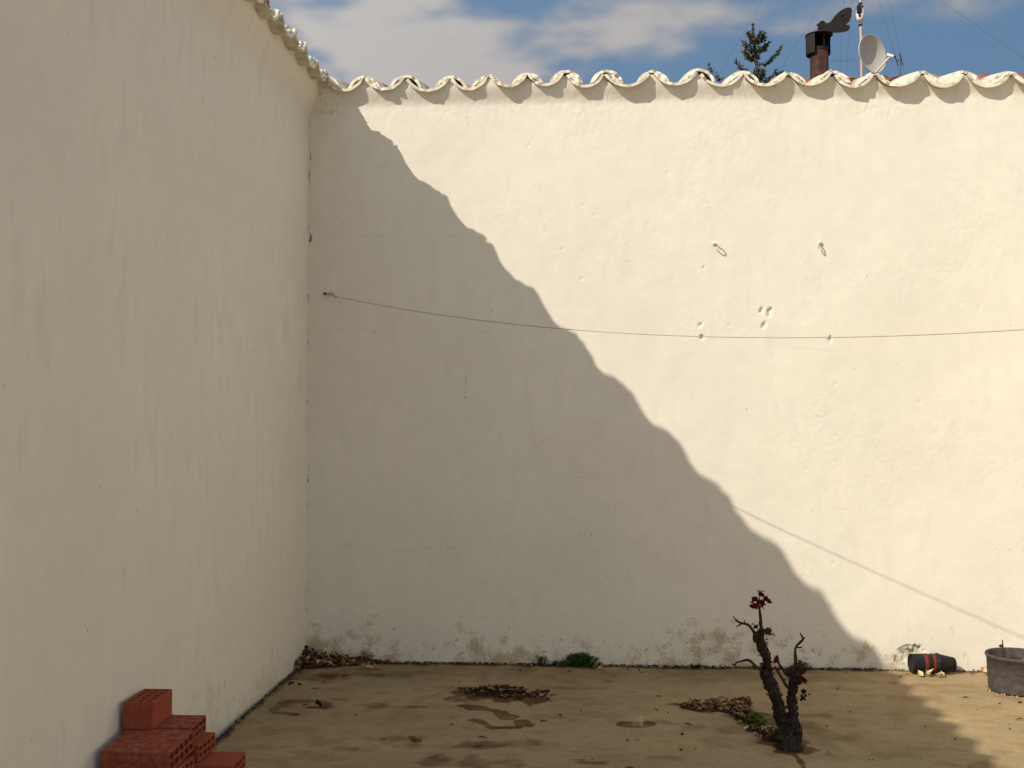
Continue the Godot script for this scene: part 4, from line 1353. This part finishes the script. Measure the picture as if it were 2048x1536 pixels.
func build_litter() -> void:
	var tan := [Color(0.62, 0.46, 0.27), Color(0.48, 0.30, 0.14), Color(0.36, 0.19, 0.08), Color(0.22, 0.11, 0.05), Color(0.08, 0.045, 0.025)]
	var brown := [Color(0.20, 0.10, 0.05), Color(0.09, 0.045, 0.022), Color(0.06, 0.03, 0.016), Color(0.34, 0.21, 0.11), Color(0.05, 0.028, 0.016), Color(0.42, 0.29, 0.17)]
	var mixed := [Color(0.55, 0.40, 0.23), Color(0.07, 0.04, 0.025), Color(0.12, 0.06, 0.035), Color(0.26, 0.13, 0.06), Color(0.42, 0.27, 0.14), Color(0.05, 0.028, 0.02)]
	var corner := func() -> Vector3:
		var a := rng.randf()
		var x := 0.01 + 0.52 * pow(a, 1.7)
		var zz := 0.01 + rng.randf() * (0.24 - 0.42 * (x))
		return Vector3(x, clampf(x * 2.0 + zz * 2.2, 0, 1), maxf(zz, 0.008))
	litter_pile("heap of mixed dry leaves swept into the corner of the two walls", Vector3.ZERO, corner, 640, mixed, 0.036, 0.088, 0.9)
	var centre := func() -> Vector3:
		var u := rng.randfn() * 0.42
		var v := rng.randfn() * 0.42
		return Vector3(u * 0.22 + (0.03 if v > 0.0 else 0.0), clampf(sqrt(u * u + v * v), 0, 1), v * 0.10 + u * 0.03)
	litter_pile("low dark patch of matted brown leaves in the middle of the concrete", Vector3(1.27, 0, 0.70), centre, 620, brown, 0.028, 0.042, 0.55)
	var tongue := func() -> Vector3:
		var u := rng.randf()
		var v := rng.randfn() * 0.35
		return Vector3(-0.36 + 0.34 * u, clampf(absf(v) + (0.3 - u) * 1.2, 0, 1), v * 0.10 * (0.25 + 0.75 * smoothstep(0.0, 0.3, u)))
	litter_pile("tongue of pale dry leaves trailing from the vine stump over the concrete", Vector3(2.59, 0, 0.93), tongue, 420, tan, 0.04, 0.035, 0.6)
	var beside := func() -> Vector3:
		var u := rng.randf()
		var v := rng.randfn() * 0.4
		return Vector3(0.10 * u + v * 0.07, clampf(absf(v), 0, 1), u * 0.48)
	litter_pile("brown leaves heaped close beside the foot of the vine stump", Vector3(2.50, 0, 1.02), beside, 300, mixed, 0.026, 0.04, 0.7)
	# the damp mossy joint where wall and concrete meet
	var jn := thing("moss", "dark moss and dirt lining the joint between back wall and concrete", "moss")
	jn.set_meta("kind", "stuff")
	var st := begin()
	for k in 1500:
		var x := rng.randf() * 4.8
		if x > 3.4 and rng.randf() < 0.5: continue
		var c := Vector3(x, rng.randf() * 0.010, 0.004 + absf(rng.randfn()) * 0.012)
		leaf(st, c, random_basis(0.8), rng.randf_range(0.008, 0.022), 0.010, 0.003, Color(0.075, 0.05, 0.028).lerp(Color(0.06, 0.065, 0.022), rng.randf() * 0.6) * rng.randf_range(0.5, 1.3))
	for k in 90:
		leaf(st, Vector3(rng.randf_range(0.4, 4.4), 0.008, 0.02 + absf(rng.randfn()) * 0.05), random_basis(0.5), rng.randf_range(0.012, 0.035), 0.014, 0.005, (mixed[rng.randi() % 6] as Color) * rng.randf_range(0.7, 1.2))
	for k in 500:
		var zz := rng.randf() * 3.2
		leaf(st, Vector3(0.004 + absf(rng.randfn()) * 0.012, rng.randf() * 0.010, zz), random_basis(0.8), rng.randf_range(0.008, 0.02), 0.010, 0.003, Color(0.07, 0.05, 0.03) * rng.randf_range(0.5, 1.5))
	put("tufts", finish(st), M.litter, jn)
	# weeds
	weed("dense clump of green clover growing at the foot of the back wall", Vector3(1.70, 0.0, 0.012), Vector3(0.105, 0.085, 0.07), 260, Color(0.06, 0.12, 0.025))
	weed("small thin weed beside the dense clover clump", Vector3(1.46, 0.0, 0.01), Vector3(0.06, 0.07, 0.03), 22, Color(0.05, 0.06, 0.03))
	weed("tiny weed tuft between clover clump and thin weed", Vector3(1.56, 0.0, 0.01), Vector3(0.04, 0.04, 0.03), 16, Color(0.05, 0.06, 0.03))
	weed("small weed at the edge of the leaf heap in the corner", Vector3(0.38, 0.0, 0.02), Vector3(0.06, 0.085, 0.03), 26, Color(0.045, 0.06, 0.03))
	weed("low weed tuft at the wall foot between clover and vine stump", Vector3(2.40, 0.0, 0.01), Vector3(0.06, 0.025, 0.03), 20, Color(0.05, 0.07, 0.025))
	weed("weed tuft at the wall foot behind the vine stump", Vector3(3.02, 0.0, 0.01), Vector3(0.05, 0.05, 0.03), 34, Color(0.05, 0.08, 0.02))
	weed("bright green moss cushion against the side of the vine stump", Vector3(2.555, 0.0, 1.22), Vector3(0.045, 0.062, 0.10), 190, Color(0.10, 0.14, 0.025))
	weed("small green sprig at the front foot of the vine stump", Vector3(2.65, 0.0, 1.615), Vector3(0.035, 0.03, 0.03), 36, Color(0.07, 0.10, 0.018))
	# crumbs and single leaves
	var nz := make_noise(601, 30.0, 3)
	var flake := func(label: String, at: Vector3, size: float, col: Color) -> void:
		var s := begin()
		for k in 3:
			leaf(s, Vector3(rng.randfn() * size * 0.25, size * 0.15 + k * 0.003, rng.randfn() * size * 0.2), random_basis(0.7), size * rng.randf_range(0.7, 1.1), size * 0.6, size * 0.3, col * rng.randf_range(0.8, 1.1))
		var o := put("dry_leaf", finish(s), M.litter, self)
		o.position = at
		tag(o, label, "leaf")
	flake.call("curled pale leaf lying alone on the concrete before the vine stump", Vector3(2.80, 0.003, 1.68), 0.035, Color(0.55, 0.44, 0.28))
	flake.call("pale leaf on the concrete edge of the corner leaf heap", Vector3(0.42, 0.003, 0.22), 0.07, Color(0.42, 0.30, 0.16))
	flake.call("dark curled leaf near the shaded wall, past the corner heap", Vector3(0.10, 0.003, 0.64), 0.045, Color(0.07, 0.035, 0.02))
	flake.call("brown leaf lying between the brick stack and the damp patches", Vector3(0.95, 0.003, 1.66), 0.06, Color(0.24, 0.13, 0.06))
	flake.call("pale leaf under the fallen nursery pot, by the wall", Vector3(3.70, 0.003, 0.16), 0.06, Color(0.66, 0.52, 0.30))
	flake.call("pale flake in front of the fallen nursery pot's bands", Vector3(3.78, 0.003, 0.17), 0.05, Color(0.66, 0.52, 0.30))
	flake.call("pale leaf lying between the fallen pot and the standing pot", Vector3(4.06, 0.003, 0.11), 0.085, Color(0.66, 0.48, 0.28))
	flake.call("dark leaf lying on the damp curved stain near the wall", Vector3(0.34, 0.003, 1.03), 0.05, Color(0.05, 0.03, 0.02))
	var s := begin()
	ball(s, Vector3(0, 0.006, 0), Vector3(0.026, 0.022, 0.018), 1.3, make_noise(602, 34.0, 2), 9)
	var stone := put("plaster_lump", finish(s), M.grit_pale, self)
	stone.position = Vector3(1.985, 0.003, 1.262)
	stone.rotation.y = 0.6
	tag(stone, "cream lump of plaster lying on a dark damp ring on the concrete", "lump")
	var cr := thing("crumbs", "small dark crumbs and twig bits scattered over the concrete", "debris")
	cr.set_meta("kind", "stuff")
	s = begin()
	for k in 120:
		var c := Vector3(clampf(rng.randf() * 4.4, 0.03, 4.4), 0.004, pow(rng.randf(), 1.3) * 2.1)
		var r := 0.0015 + 0.005 * pow(rng.randf(), 4.0)
		ball(s, c, Vector3(r * rng.randf_range(1, 2.2), r * 0.8, r), 0.5, nz, 5)
	for k in 34:
		var c := Vector3(rng.randf() * 4.0, 0.005, rng.randf() * 2.0)
		var d := Vector3(rng.randfn(), 0, rng.randfn()).normalized() * rng.randf_range(0.008, 0.03)
		tube(s, [c - d, c + Vector3(0, 0.003, 0), c + d], [0.0015, 0.003, 0.001], 4)
	put("bits", finish(s), M.soil, cr)
	# pale grit round the foot of the standing pot
	var gr := thing("grit", "pale grit and broken shell bits round the foot of the grey pot", "grit")
	gr.set_meta("kind", "stuff")
	s = begin()
	for k in 70:
		var an := rng.randf() * TAU
		var r := rng.randf_range(0.003, 0.008)
		ball(s, Vector3(4.108 + cos(an) * (0.158 + rng.randf() * 0.02), 0.003, 0.46 + sin(an) * (0.158 + rng.randf() * 0.02)), Vector3(r, r * 1.1, r), 0.6, nz, 6)
	put("bits", finish(s), M.grit, gr)
